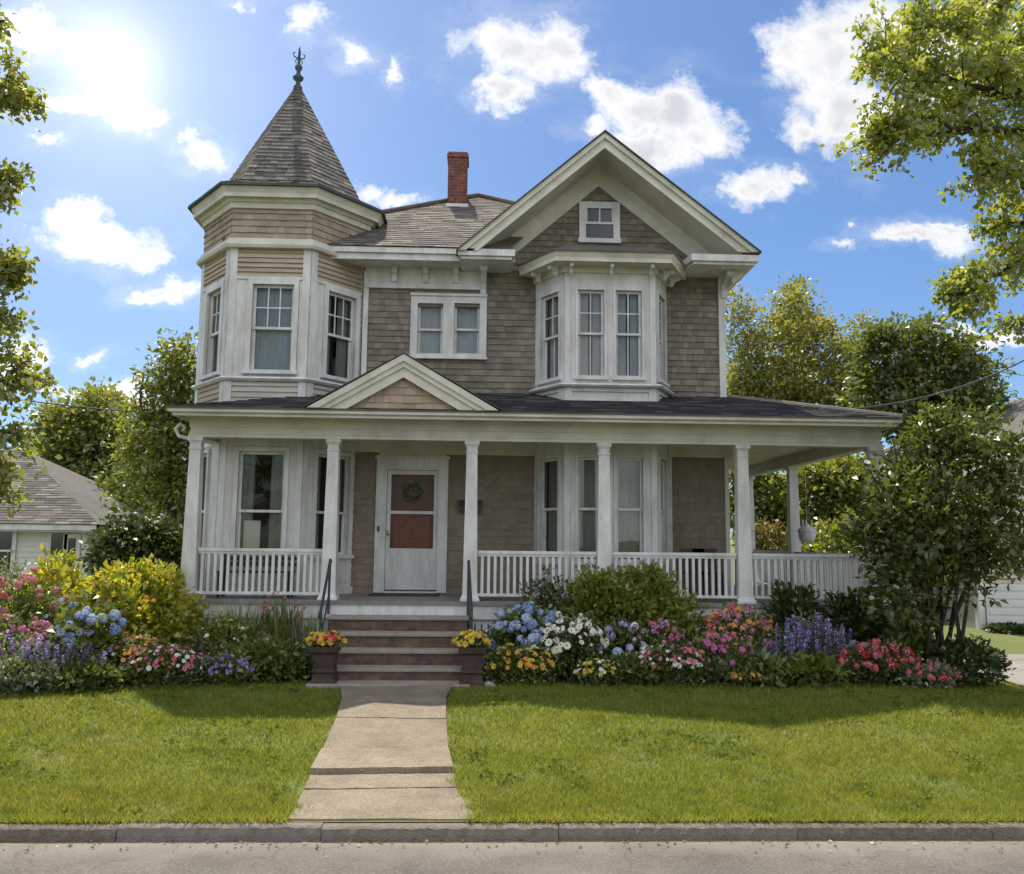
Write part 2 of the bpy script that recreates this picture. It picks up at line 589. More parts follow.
# door and openings, u = x on the front wall
D0, D1 = xw(386, 525), xw(437.5, 525)
DT = zw(470, 410)
dz0 = ZF + .05
front_door_hole = (D0, D1, ZF, DT)
dw = [(xw(417.5, 330), xw(443, 330), zw(354.5, 430), zw(304, 430)), (xw(454, 330), xw(479.5, 330), zw(354.5, 465), zw(304, 465))]
bay_hole_up = (BAY[0][0] + .05, BAY[3][0] - .05, zw(383, 600), zw(268, 600))
bay_hole_low = (BAY[0][0] + .05, BAY[3][0] - .05, ZF, z_ceil)
w = MB()
slab(w, FW, XWL, XWR, GZ - .2, z_cor_t - .05, [front_door_hole, *dw, bay_hole_up, bay_hole_low], -.16, 0)
# gable triangle backing
inner = .33
zt = z_cor_t - .05
ap = A_.z - .12
hw = (ap - zt) / slope_g
w.prism([(A_.x - hw, YW, zt), (A_.x + hw, YW, zt), (A_.x, YW, ap)], (0, .16, 0))
w.build('wall', M['porch_wall'], house)
# upper shingles, left and right of the bay
s = MB()
zb = z_pr_wall - .25
shingles(s, FW, [(XWL, zb), (XWR, zb), (XWR, z_cor_t - .05), (XWL, z_cor_t - .05)], .118, (.08, .17), .021, [bay_hole_up, *dw])
gz0 = z_cor_t - .05
zwt = at(598.5, 186, YW).z                  # apex of the shingled triangle
hw2 = (zwt - gz0) / slope_g
shingles(s, FW, [(A_.x - hw2, gz0), (A_.x + hw2, gz0), (A_.x, zwt)], .118, (.08, .17), .021)
s.build('shingle_cladding', M['shingle'], house)
# porch wall shingles
for ua_, ub_, va_ in ((XWL, D0, ZF), (D0, D1, DT), (D1, BAY[0][0] + .05, ZF), (BAY[3][0] - .05, XWR, ZF)):
    s = MB()
    shingles(s, FW, [(ua_, va_), (ub_, va_), (ub_, z_ceil), (ua_, z_ceil)], .13, (.10, .22), .018)
    s.build('porch_wall_cladding', M['porch_wall'], house)
# trims on the front wall
t = MB()
t.fbox(FW, xw(718.5, 340), XWR + .02, z_pr_wall - .3, z_cor_b, -.1, .05)          # right corner board
t.fbox(FW, xw(362.5, 340), xw(367.5, 340), z_pr_wall - .3, z_cor_b - .05, -.01, .06)
t.build('corner_board', M['white'], house)
t = MB()
t.fbox(FW, xw(447), xw(536), zw(455.5, 500), z_ceil + .05, -.01, .035)
t.fbox(FW, xw(352), xw(380), zw(452, 365), z_ceil + .05, -.01, .035)
t.fbox(FW, xw(380), xw(447), zw(457, 410), z_ceil + .05, -.01, .033)
t.build('porch_wall_trim', M['cream'], house)
t = MB()
t.fbox(FW, xw(668), xw(731), zw(457.5, 700), z_ceil + .05, -.01, .035)
t.fbox(FW, xw(723.5), XWR + .03, ZF, zw(457.5, 700) - .002, -.1, .045)
t.fbox(FW, xw(667.5), xw(671), ZF, zw(457.5, 700) - .002, -.01, .04)
t.build('porch_wall_trim', M['cream'], house)
# side, back walls
w = MB()
FS = Fr((XWR, YW, 0), (0, 1, 0), (1, 0, 0))
w.fbox(FS, .16, YBACK - YW, GZ - .2, z_cor_t - .05, -.16, 0)
w.box(XWL - 2.6, XWR - .16, YBACK, YBACK + .16, GZ - .2, z_cor_t - .05)
w.box(XWL - 2.6, XWL - 2.44, TC[1] + 1.4, YBACK, GZ - .2, z_cor_t - .05)
w.build('side_wall', M['shingle'], house)
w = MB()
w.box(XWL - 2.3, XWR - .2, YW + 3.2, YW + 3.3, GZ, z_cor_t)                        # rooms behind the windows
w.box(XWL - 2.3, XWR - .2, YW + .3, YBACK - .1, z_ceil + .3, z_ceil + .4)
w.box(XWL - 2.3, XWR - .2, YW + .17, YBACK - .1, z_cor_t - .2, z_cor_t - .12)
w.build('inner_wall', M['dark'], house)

# ---------------------------------------------------------------- double window upstairs
wf = MB()
wx0, wx1, wz0, wz1 = xw(410.5, 330), xw(486.5, 330), zw(357.5, 448), zw(297, 448)
holes = [(h[0], h[1], h[2], h[3]) for h in dw]
slab(wf, FW, wx0, wx1, wz0, wz1, holes, -.01, .05)
wf.fbox(FW, wx0 - .02, wx1 + .02, wz0 - .04, wz0 - .001, -.01, .09)
wf.fbox(FW, wx0 - .01, wx1 + .01, wz1 + .001, wz1 + .05, -.01, .08)
wf.build('double_window_casing', M['white'], house)
for h in dw:
    window(FW, *h, grid=(1, 1), casing=.02, proud=.055, sill=False, curtain_span=(0, 1), curtain='curtain' , meet=.5, fold=.006)

# ---------------------------------------------------------------- bays
def bay(z0, z1, wz0, wz1, name, curtain, glass, post=.1, sidewin=True, grid=(2, 2)):
    for i in range(3):
        F, L = face(BAY, i)
        if i == 1:
            mid = L / 2
            wd = L * .29
            ops = [(L * .145, L * .145 + wd), (L * .56, L * .56 + wd)]
        else:
            ops = [(L * .22, L * .84)] if i == 0 else [(L * .18, L * .78)]
        hs = [(a, b, wz0, wz1) for a, b in ops]
        w = MB()
        slab(w, F, .004, L - .004, z0, z1, hs, -.12, 0)
        if i == 1:
            w.fbox(F, 0.001, post, z0 + .02, z1 - .02, 0.001, .03)
            w.fbox(F, L - post, L - .001, z0 + .02, z1 - .02, 0.001, .03)
        w.build(name, M['white'], house)
        for h in hs:
            window(F, *h, grid=grid, lower=(grid[0], 1), casing=.04, curtain=curtain, glass=glass, proud=.035,
                   curtain_span=[(0, .45), (.6, 1)] if curtain == 'curtain' else (0, 1), fold=.015)


zs_up = Z_(383.5, YB - .1, 612)             # sill line of the upper bay
zh_up = Z_(284, YB, 612)
z_bt = Z_(262, YB, 612)
bay(zs_up, z_bt + .05, Z_(377, YB, 612), Z_(290.5, YB, 612), 'bay_wall', 'curtain', 'glass')
m = MB()
prof = lambda l: [(d, z) for d, z in l]
m.sweep(BAY, prof([(-.05, zs_up - .06), (.10, zs_up - .06), (.13, zs_up - .03), (.11, zs_up), (-.05, zs_up)]))
m.build('bay_sill', M['white'], house)
m = MB()                                     # panelled apron under the upper bay
zap = z_pr_wall - .28
for i in range(3):
    F, L = face(BAY, i)
    m.fbox(F, .01, L - .01, zap, zs_up - .061, -.1, -.012)
    m.fbox(F, .0, .13, zap, zs_up - .062, -.012, .03)
    m.fbox(F, L - .13, L, zap, zs_up - .062, -.012, .031)
    m.fbox(F, .13, L - .13, zs_up - .13, zs_up - .062, -.012, .02)
    m.fbox(F, .13, L - .13, zs_up - .30, zs_up - .24, -.012, .02)
m.build('bay_apron', M['white'], house)
# hood over the upper bay
zh0, zh1 = Z_(262, 14.5, 612), Z_(252, 14.5, 612)
m = MB()
m.sweep(BAY, [(-.02, z_bt - .22), (.05, z_bt - .22), (.05, z_bt - .06), (.09, z_bt - .05), (.12, z_bt + .0), (.12, zh0 + .01), (-.02, zh0 + .01)])
m.sweep(BAY, [(.0, zh0 + .011), (.33, zh0 + .011), (.34, zh0), (.37, zh0), (.37, zh0 + .07), (.41, zh1 - .03), (.41, zh1), (0, zh1)])
m.build('bay_cornice', M['cream'], house)
m = MB()
o1 = offset(BAY, .43)
o0 = offset(BAY, .02)
zr = zh1 + .22
for i in range(3):
    a, b, c, d = (*o1[i], zh1 + .004), (*o1[i + 1], zh1 + .004), (*o0[i + 1], zr), (*o0[i], zr)
    lo = [(p[0], p[1], p[2] - .03) for p in (a, b, c, d)]
    m.add([a, b, c, d, *lo], [(0, 1, 2, 3), (4, 7, 6, 5), (0, 4, 5, 1), (1, 5, 6, 2), (2, 6, 7, 3), (3, 7, 4, 0)])
m.add([(*o0[0], zr), (*o0[1], zr), (*o0[2], zr), (*o0[3], zr)], [(0, 1, 2, 3)])
m.build('bay_roof', M['roof_grey'], house)
for i, f in ((0, .35), (0, .92), (1, .06), (1, .5), (1, .94), (2, .2), (2, .75)):
    F, L = face(BAY, i)
    b = MB()
    c = L * f
    P = F.p
    prf = [(.122, zh0 - .17), (.16, zh0 - .16), (.2, zh0 - .09), (.27, zh0 - .06), (.30, zh0 - .07), (.31, zh0 - .02), (.30, zh0 + .008), (.122, zh0 + .008)]
    b.prism([P(c - .03, z, n) for n, z in prf], F.u * .06)
    b.build('bay_bracket', M['white'], house)

# ground floor bay
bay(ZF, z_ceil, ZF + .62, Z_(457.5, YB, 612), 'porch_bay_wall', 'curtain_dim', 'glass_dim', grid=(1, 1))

# ---------------------------------------------------------------- turret
zt_base = Z_(408, YT, 264) - .5
zt_sill = Z_(377.5, YT, 264)
zt_w0, zt_w1 = Z_(371, YT, 264), Z_(284.5, YT, 264)
zt_p0, zt_p1 = Z_(277, YT, 264), Z_(249, YT, 264)
zt_s0, zt_s1 = Z_(247.5, YT - .1, 270), Z_(237, YT - .12, 270)
zt_f1 = Z_(209.5, YT, 275)
YEV = YT - .24
zt_e0, zt_e1 = Z_(196, YEV, 270), Z_(185, YEV, 270)
VIS = (7, 0, 1)                              # the faces that look at the street
for i in range(8):
    F, L = face(TUR, i, True)
    hs = [(L * .30, L * .81, zt_w0, zt_w1)] if i in VIS else []
    w = MB()
    slab(w, F, .002, L - .002, zt_base, zt_e0 + .1, hs, -.13, 0)
    w.build('turret_wall', M['white'] if i in VIS else M['clap_tan'], house)
    if i in VIS or i in (2, 6):
        pb = .13
        t = MB()
        for a, b in ((.0, pb), (L - pb, L)):
            t.fbox(F, a, b, zt_sill + .001, zt_s0 + .02, 0, .028)
            t.fbox(F, a, b, zt_base, zt_sill - .07, 0, .03)
        t.fbox(F, pb, L - pb, zt_p1 + .001, zt_s0 + .02, 0, .025)
        t.fbox(F, pb, L - pb, zt_p0 - .05, zt_p0 - .001, 0, .045)
        if i in VIS:                         # wide flat boards beside the sashes
            t.fbox(F, pb + .001, L * .30 - .09, zt_sill + .001, zt_p0 - .051, 0, .02)
            t.fbox(F, L * .81 + .09, L - pb - .001, zt_sill + .001, zt_p0 - .051, 0, .02)
        t.build('turret_trim', M['white'], house)
        t = MB()
        shingles(t, F, [(pb, zt_p0), (L - pb, zt_p0), (L - pb, zt_p1), (pb, zt_p1)], .087, (3, 4), .028, jit=.002, gap=0)
        t.build('turret_clapboard', M['clap_tan'], house)
        t = MB()
        shingles(t, F, [(pb, zt_base), (L - pb, zt_base), (L - pb, zt_sill - .07), (pb, zt_sill - .07)], .098, (3, 4), .028, jit=.002, gap=0)
        t.build('turret_clapboard', M['clap_pale'] if i in (0, 1) else M['clap_tan'], house)
        t = MB()
        shingles(t, F, [(0, zt_s1), (L, zt_s1), (L, zt_f1), (0, zt_f1)], .118, (.10, .22), .024)
        t.build('turret_shingle_band', M['shingle_tan'], house)
    if hs:
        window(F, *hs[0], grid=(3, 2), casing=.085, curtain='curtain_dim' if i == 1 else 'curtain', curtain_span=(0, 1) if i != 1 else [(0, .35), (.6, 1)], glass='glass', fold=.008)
m = MB()
m.sweep(TUR, [(-.03, zt_sill - .069), (.06, zt_sill - .069), (.10, zt_sill - .03), (.08, zt_sill), (-.03, zt_sill)], True)
m.build('turret_sill_band', M['white'], house)
m = MB()
m.sweep(TUR, [(-.02, zt_s0), (.11, zt_s0), (.13, zt_s0 + .05), (.05, zt_s1), (-.02, zt_s1)], True)
m.build('turret_belt', M['cream'], house)
m = MB()                                     # boxed eave
m.sweep(TUR, [(-.05, zt_f1 + .001), (.05, zt_f1 + .001), (.06, zt_f1 + .09), (.10, zt_f1 + .10), (.13, zt_e0 + .02), (-.05, zt_e0 + .02)], True)
m.sweep(TUR, [(.0, zt_e0 + .021), (.17, zt_e0 + .021), (.18, zt_e0), (.21, zt_e0), (.21, zt_e0 + .07), (.26, zt_e1 - .03), (.26, zt_e1), (.0, zt_e1)], True)
m.build('turret_cornice', M['cream'], house)
# cone roof: eight shingled facets with a flared foot
APEX = at(297, 84, TC[1])
APEX = Vector((at(298, 84, TC[1]).x, TC[1], APEX.z))
FINX, FINY = APEX.x, APEX.y
oe = offset(TUR, .30, True)
om = offset(TUR, -.17, True)
ze, zm = zt_e1 + .01, zt_e1 + .27
core = MB()
sh = MB()
for i in range(8):
    j = (i + 1) % 8
    e0, e1, m0, m1 = Vector((*oe[i], ze)), Vector((*oe[j], ze)), Vector((*om[i], zm)), Vector((*om[j], zm))
    core.add([e0, e1, m1, m0, APEX], [(0, 1, 2, 3), (3, 2, 4)])
    for quad in ([e0, e1, m1, m0], [m0, m1, APEX]):
        u = (quad[1] - quad[0]).normalized()
        mid = (quad[2] + quad[3]) / 2 if len(quad) == 4 else quad[2]
        base = (quad[0] + quad[1]) / 2
        v = (mid - base).normalized()
        nrm = u.cross(v)
        F = Fr(base, u, nrm, v)
        L = (quad[1] - quad[0]).length / 2
        H = (mid - base).length
        top = (quad[2] - quad[3]).length / 2 if len(quad) == 4 else .02
        shingles(sh, F, [(-L, 0), (L, 0), (top, H), (-top, H)], .115, (.12, .26), .014, jit=.01)
core.add([(*p, ze - .012) for p in oe], [tuple(range(7, -1, -1))])
core.build('turret_roof', M['roof_grey'], house)
sh.build('turret_roof_shingles', M['roof_grey'], house)
m = MB()
m.sweep(TUR, [(.25, zt_e1 - .03), (.315, zt_e1 - .03), (.315, zt_e1 + .012), (.25, zt_e1 + .012)], True)
m.build('turret_drip_edge', M['verdigris'], house)
# finial
m = MB()
zt0 = APEX.z - .18
ztop = at(298, 46, FINY).z
H = ztop - zt0
m.lathe((FINX, FINY, zt0), [(.10, 0), (.085, .12), (.05, .16), (.045, .24), (.10, .28), (.11, .32), (.05, .37), (.035, .45), (.07, .50), (.075, .55), (.03, .60), (.02, H * .92), (.004, H)], 12)
fin = m.build('finial', M['verdigris'], house, smooth=True)
c = MB()
for k in range(4):
    a = k * math.pi / 2 + .4
    dx, dy = math.cos(a), math.sin(a)
    zc = zt0 + .72
    c.tube([(FINX + dx * .015, FINY + dy * .015, zc), (FINX + dx * .10, FINY + dy * .10, zc + .03), (FINX + dx * .12, FINY + dy * .12, zc + .10), (FINX + dx * .07, FINY + dy * .07, zc + .12)], [.014, .013, .012, .008], 5)
    c.tube([(FINX + dx * .015, FINY + dy * .015, zc + .02), (FINX + dx * .07, FINY + dy * .07, zc - .06), (FINX + dx * .05, FINY + dy * .05, zc - .12)], [.012, .011, .007], 5)
c.build('finial_scroll', M['verdigris'], fin)

# ground floor of the turret, inside the porch
zl0, zl1 = Z_(551, YT, 260), Z_(451.5, YT, 260)
zl0 = min(zl0, ZF + .68)
for i in VIS:
    F, L = face(TUR, i, True)
    fr = {0: (X_(237.5, YT, 500) - TL, X_(284, YT, 500) - TL), 7: (L * .22, L * .62), 1: (L * .22, L * .80)}[i]
    hs = [(fr[0], fr[1], zl0, zl1)]
    w = MB()
    slab(w, F, .002, L - .002, ZF - .6, zt_base, hs, -.13, 0)
    w.build('porch_turret_wall', M['white'], house)
    t = MB()
    for a, b in ((0, .10), (L - .10, L)):
        t.fbox(F, a, b, ZF, z_ceil, 0, .03)
    t.fbox(F, .10, L - .10, ZF, ZF + .12, 0, .025)
    t.fbox(F, .22, L - .22, ZF + .20, zl0 - .16, 0, .02)
    t.fbox(F, .10, L - .10, zl1 + .10, z_ceil, 0, .024)
    t.build('porch_turret_trim', M['white'], house)
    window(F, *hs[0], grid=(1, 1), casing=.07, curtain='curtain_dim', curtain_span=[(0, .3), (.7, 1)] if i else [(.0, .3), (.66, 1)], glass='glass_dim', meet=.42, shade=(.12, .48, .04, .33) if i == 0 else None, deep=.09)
w = MB()
for i in (2, 3, 4, 5, 6):
    F, L = face(TUR, i, True)
    w.fbox(F, .002, L - .002, GZ - .2, zt_base, -.13, 0)
w.build('turret_lower_wall', M['clap_tan'], house)

# ---------------------------------------------------------------- main cornice, left of the gable
xg0 = GL_.x
cx0, cx1 = X_(338, 15.05, 255), X_(515, 15.0, 258)
m = MB()
m.box(cx0 - 1.2, cx1, 15.0, 15.06, z_cor_b, z_cor_t - .1)
m.box(cx0 - 1.2, cx1, 14.95, 15.05, z_cor_t - .099, z_cor_t)
m.box(cx0 - 1.2, cx1, 15.061, YW - .001, z_cor_b + .02, z_cor_b + .06)
m.box(X_(366, YW, 275), X_(484, YW, 275), YW - .05, YW - .002, zw(287, 420), z_cor_b + .019)
m.box(X_(366, YW, 275), X_(484, YW, 275), YW - .08, YW - .003, zw(287, 420) - .05, zw(287, 420) - .001)
m.build('cornice', M['white'], house)
for px in (395, 426, 456):
    b = MB()
    x = xw(px, 275)
    prf = [(YW - .051, z_cor_b - .26), (YW - .09, z_cor_b - .25), (YW - .12, z_cor_b - .12), (YW - .17, z_cor_b - .10), (YW - .18, z_cor_b + .018), (YW - .051, z_cor_b + .018)]
    b.prism([(x - .05, y, z) for y, z in prf], (.10, 0, 0))
    b.build('modillion', M['white'], house)


def big_bracket(x, wd, zt, zb, dep=.42):
    b = MB()
    prf = [(YW - .001, zb), (YW - .08, zb), (YW - .10, zb + .06), (YW - .09, zb + .12), (YW - .14, zb + .22), (YW - .26, zt - .17), (YW - dep + .06, zt - .12), (YW - dep, zt - .10), (YW - dep - .02, zt - .04), (YW - dep, zt), (YW - .001, zt)]
    b.prism([(x - wd / 2, y, z) for y, z in prf], (wd, 0, 0))
    b.tube([(x - wd / 2 - .015, YW - dep + .03, zt - .05), (x + wd / 2 + .015, YW - dep + .03, zt - .05)], .055, 10)
    b.build('eave_bracket', M['white'], house)


big_bracket(xw(483.5, 280), .11, z_cor_b + .01, zw(297, 484))

# ---------------------------------------------------------------- gable
yb = 19.5
m = MB()
vb = .27                                     # vertical depth of the rake board
cr = .10
fl = Vector((GL_.x, YG, GL_.z)); frr = Vector((GR_.x, YG, GR_.z)); ap_ = Vector((A_.x, YG, A_.z))
for sgn, ft in ((-1, fl), (1, frr)):
    k = (ap_.z - ft.z) / abs(ap_.x - ft.x)
    xin = ft.x - sgn * vb / k
    m.prism([(ft.x, YG, ft.z - .001), (xin, YG, ft.z - .001), (ap_.x, YG, ap_.z - vb), (ap_.x, YG, ap_.z)], (0, .05, 0))
    m.prism([(ft.x + sgn * .02, YG - .05, ft.z), (ft.x - sgn * cr / k, YG - .05, ft.z), (ap_.x, YG - .05, ap_.z - cr), (ap_.x, YG - .05, ap_.z + .0)], (0, .049, 0))
    m.prism([(ft.x - sgn * (vb - .05) / k, YG - .03, ft.z), (xin - sgn * .02, YG - .03, ft.z), (ap_.x, YG - .03, ap_.z - vb - .015), (ap_.x, YG - .03, ap_.z - vb + .05)], (0, .029, 0))
    # soffit
    dz = vb - .06
    xs = ft.x - sgn * dz / k
    m.prism([(xs, YG + .051, ft.z), (xs, YG + .051, ft.z - .03), (ap_.x, YG + .051, ap_.z - dz - .03), (ap_.x, YG + .051, ap_.z - dz)], (0, YW - YG - .051 + .02, 0))
    # frieze board on the wall
    t0 = ap_.z - dz - .031
    t1 = zwt - .02
    zb_ = z_cor_t - .09
    m.prism([(ap_.x + sgn * (t0 - zb_) / k, YW - .045, zb_), (ap_.x + sgn * (t1 - zb_) / k, YW - .045, zb_), (ap_.x, YW - .045, t1), (ap_.x, YW - .045, t0)], (0, .044, 0))
m.build('gable_rake', M['cream'], house)
m = MB()
rs = MB()
for sgn, ft in ((-1, fl), (1, frr)):
    k = (ap_.z - ft.z) / abs(ap_.x - ft.x)
    a, b = Vector((ft.x + sgn * .05, YG - .09, ft.z - .04 * 1 + .012)), Vector((ap_.x, YG - .09, ap_.z + .012))
    th = Vector((0, 0, .022))
    m.prism([a, b, b + th, a + th], (0, yb - YG + .09, 0))
m.build('gable_roof', M['roof_grey'], house)
# cornice returns
for (x0, x1) in ((GL_.x - .02, X_(515, 14.8, 258)), (X_(691, 14.8, 260), GR_.x + .02)):
    m = MB()
    zt_ = z_gable_foot - .002
    zb2 = z_cor_b - .02
    if x0 < 0:
        plan = [(x0, YW), (x0, YG), (x1, YG), (x1, YW)]
    else:
        plan = [(x0 - .14, YW), (x0, YG), (x1, YG), (x1, YW + 3)]
    m.prism([(p[0], p[1], zt_ - .12) for p in plan], (0, 0, .12))
    inn = [(plan[0][0] + .04, YW - .001), (plan[1][0] + .05, YG + .05), (plan[2][0] - .05, YG + .05), (plan[3][0] - .04, plan[3][1])]
    m.prism([(p[0], p[1], zb2) for p in inn], (0, 0, zt_ - .121 - zb2))
    m.build('cornice_return', M['white'], house)
m = MB()                                     # right soffit slope down to the wall
m.prism([(XWR + .05, YW - .45, z_cor_b - .021), (GR_.x - .06, YW - .45, z_cor_b - .021), (XWR + .05, YW - .45, z_cor_b - .27)], (0, 4, 0))
m.build('side_soffit', M['cream'], house)
big_bracket(xw(722, 280) + .02, .12, z_cor_b - .02, zw(299, 722), .5)
# attic window
af = MB()
ax0, ax1, az0, az1 = xw(579, 222), xw(619.5, 222), zw(242, 600), zw(203, 600)
fb = .125
af.fbox(FW, ax0, ax0 + fb, az0, az1, .0, .06)
af.fbox(FW, ax1 - fb, ax1, az0, az1, .0, .06)
af.fbox(FW, ax0 + fb, ax1 - fb, az1 - fb, az1, .0, .058)
af.fbox(FW, ax0 - .02, ax1 + .02, az0 - .035, az0 + .05, .0, .08)
awin = af.build('attic_window', M['white'], house)
s = MB()
zm_ = (az0 + az1) / 2 - .03
i0, i1 = ax0 + fb, ax1 - fb
s.fbox(FW, i0, i1, zm_ - .02, zm_ + .025, .012, .045)
s.fbox(FW, (i0 + i1) / 2 - .015, (i0 + i1) / 2 + .015, zm_ + .025, az1 - fb, .012, .043)
s.fbox(FW, i0, i0 + .03, zm_ + .025, az1 - fb, .012, .044)
s.fbox(FW, i1 - .03, i1, zm_ + .025, az1 - fb, .012, .044)
sash = s.build('sash', M['white'], awin)
p = MB()
p.fbox(FW, i0, i1, az0 + .05, az1 - fb, .008, .022)
p.build('pane', M['window_dark'], sash)

# ---------------------------------------------------------------- main hip roof
PK = at(478, 196.5, 18.1)
zr0 = z_cor_t + .012
CL = Vector((-4.65, 14.93, zr0))
BL_ = Vector((-4.65, 24.4, zr0)); BR_ = Vector((XWR + .3, 24.4, zr0))
pitch_ = (PK.z - zr0) / (PK.y - CL.y)
RA = Vector((.43, 14.93, zr0)); RB = Vector((1.50, 17.0, zr0 + pitch_ * 2.07))
m = MB()
PK2 = PK + Vector((.5, 2.5, 0))
m.add([CL, RA, RB, PK, PK2, BR_, BL_], [(0, 1, 2, 3), (2, 5, 4, 3), (0, 3, 4, 6), (6, 4, 5)])
m.build('main_roof', M['roof_brown'], house)
s = MB()
u = XP
foot_ = Vector((PK.x, CL.y, zr0))
v = (PK - foot_).normalized()
F = Fr(foot_, u, u.cross(v), v)
LP_ = (PK - foot_).length
shingles(s, F, [(CL.x - PK.x, 0), (RA.x - PK.x, 0), (RB.x - PK.x, LP_ * 2.07 / (PK.y - CL.y)), (0, LP_)], .13, (.18, .38), .014, jit=.008)
s.build('main_roof_shingles', M['roof_brown'], house)
CRr = RB
m = MB()
m.tube([CL + Vector((0, 0, .03)), PK + Vector((0, 0, .04))], .05, 6)
m.tube([CRr + Vector((0, 0, .03)), PK + Vector((0, 0, .04))], .05, 6)
m.build('roof_hip_cap', M['roof_grey'], house)
# chimney
ch = at(457, 207, 17.4)
chw = 20.0 * 17.4 / 855 / 2
zc1 = at(457, 150, 17.3).z
m = MB()
m.box(ch.x - chw, ch.x + chw, 17.4 - .02, 17.4 + .48, ch.z - .4, zc1 - .12)
m.box(ch.x - chw - .025, ch.x + chw + .025, 17.355, 17.905, zc1 - .12, zc1 - .05)
m.box(ch.x - chw + .0, ch.x + chw, 17.38, 17.88, zc1 - .05, zc1)
chim = m.build('chimney', M['brick_red'], house)
m = MB()
m.box(ch.x - chw - .03, ch.x + chw + .03, 17.33, 17.93, ch.z - .35, ch.z + .05)
m.build('chimney_flashing', M['white'], chim)

# ---------------------------------------------------------------- porch
XL, XR = X_(167, YE, 414), X_(903, YE, 425)
XPL, XPR = X_(194, YC, 500), X_(876, YC, 520)
YSB = 21.0                                   # back end of the side porch
# floor
m = MB()
yfe = 13.74
m.box(XPL - .2, XPR + .25, yfe, YW + 1, ZF - .06, ZF)
m.box(XWR - .05, XPR + .25, YW + 1.001, YSB, ZF - .06, ZF)
m.build('porch_floor', M['floor'], house)
SX0, SX1 = X_(329, 13.6, 617), X_(469, 13.6, 617)     # steps
m = MB()
m.box(XPL - .17, SX0, yfe + .05, yfe + .08, ZF - .28, ZF - .061)
m.box(SX0, SX1, yfe + .03, yfe + .08, ZF - .25, ZF - .061)
m.box(SX1, XPR + .22, yfe + .05, yfe + .08, ZF - .28, ZF - .061)
m.box(XPR + .18, XPR + .22, yfe + .081, YSB, ZF - .28, ZF - .061)
m.box(XPL - .17, XPL - .13, yfe + .081, YW, ZF - .28, ZF - .061)
m.build('porch_skirt_board', M['white'], house)
for x0, x1 in ((XPL - .15, SX0), (SX1, XPR + .2)):      # recessed slatted skirt below
    m = MB()
    x = x0
    while x < x1 - .03:
        m.box(x, min(x + .085, x1), yfe + .10, yfe + .12, GZ - .1, ZF - .1)
        x += .105
    m.box(x0, x1, yfe + .121, yfe + .14, ZF - .36, ZF - .29)
    m.build('porch_skirt', M['siding_white'], house)
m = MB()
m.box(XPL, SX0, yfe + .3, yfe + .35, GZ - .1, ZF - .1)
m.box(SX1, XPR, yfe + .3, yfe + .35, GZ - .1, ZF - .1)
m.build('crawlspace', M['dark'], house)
m = MB()
m.box(XPR - .2, XPR + .26, yfe - .02, yfe + .44, GZ - .1, ZF - .30)
m.box(XPR - .24, XPR + .30, yfe - .06, yfe + .48, ZF - .299, ZF - .065)
m.build('porch_pier', M['stone'], house)
# beam, eave
PF = [(XPL, YSB), (XPL, YC - .1), (XPR, YC - .1), (XPR, YSB)]
m = MB()
bm_ = [(-.2, z_beam_b), (.012, z_beam_b), (.012, z_beam_b + .05), (-.012, z_beam_b + .06), (-.012, z_beam_b + .16), (.004, z_beam_b + .165), (.004, z_beam_t + .05), (-.2, z_beam_t + .05)]
m.sweep([(XPL - .1, YW - .3), (XPL - .1, YC - .1), (XPR + .1, YC - .1), (XPR + .1, YSB)], bm_)
m.build('porch_beam', M['cream'], house)
m = MB()
LE = [(XL, YW - .4), (XL, YE), (XR, YE), (XR, YSB + .3)]
m.sweep(LE, [(-.62, z_eave_b + .03), (-.09, z_eave_b + .03), (-.09, z_eave_b - .005), (-.06, z_eave_b - .005), (-.06, z_eave_b + .03), (.0, z_eave_t - .05), (.0, z_eave_t), (-.62, z_eave_t)])
m.build('porch_eave', M['cream'], house)
m = MB()
m.sweep(LE, [(-.05, z_eave_t + .001), (.025, z_eave_t + .001), (.025, z_eave_t + .022), (-.05, z_eave_t + .022)])
m.build('porch_drip_edge', M['roof_grey'], house)
m = MB()
m.box(XPL, XPR, YC + .1, YW + .5, z_ceil, z_ceil + .03)
m.box(XWR, XPR + .05, YW + .5, YSB, z_ceil, z_ceil + .03)
m.build('porch_ceiling', M['cream'], house)
# roof
zre = z_eave_t + .026
kx = (z_pr_wall - zre) / (YW - YE)
hl = Vector((TR - .2, YT, 0)); hl.z = zre + kx * (hl.y - YE)
m = MB()
hr = Vector((XR - (YW - YE), YW, z_pr_wall))
m.add([(XL, YE, zre), (XR, YE, zre), hr, (hl.x, YW, z_pr_wall), hl, (XL, YW, zre), (hl.x, YW, hl.z), (XR, YSB + .3, zre), (hr.x, YSB + .3, z_pr_wall)],
      [(0, 1, 2, 3, 4), (0, 4, 6, 5), (1, 7, 8, 2)])
m.build('porch_roof', M['roof_dark'], house)
s = MB()
v = Vector((0, YW - YE, z_pr_wall - zre)).normalized()
F = Fr((0, YE, zre), XP, XP.cross(v), v)
Lr = math.hypot(YW - YE, z_pr_wall - zre)
Lh = Lr * (hl.y - YE) / (YW - YE)
shingles(s, F, [(XL, 0), (XR, 0), (hr.x, Lr), (hl.x, Lr), (hl.x, Lh)], .14, (.25, .5), .016, jit=.008)
s.build('porch_roof_shingles', M['roof_dark'], house)
s = MB()
v2 = Vector((-(XR - hr.x), 0, z_pr_wall - zre)).normalized()
u2 = Vector((0, 1, 0))
F = Fr((XR, YE, zre), u2, u2.cross(v2), v2)
L2 = math.hypot(XR - hr.x, z_pr_wall - zre)
shingles(s, F, [(0, 0), (YSB + .3 - YE, 0), (YSB + .3 - YE, L2), (YW - YE, L2)], .14, (.25, .5), .016, jit=.008)
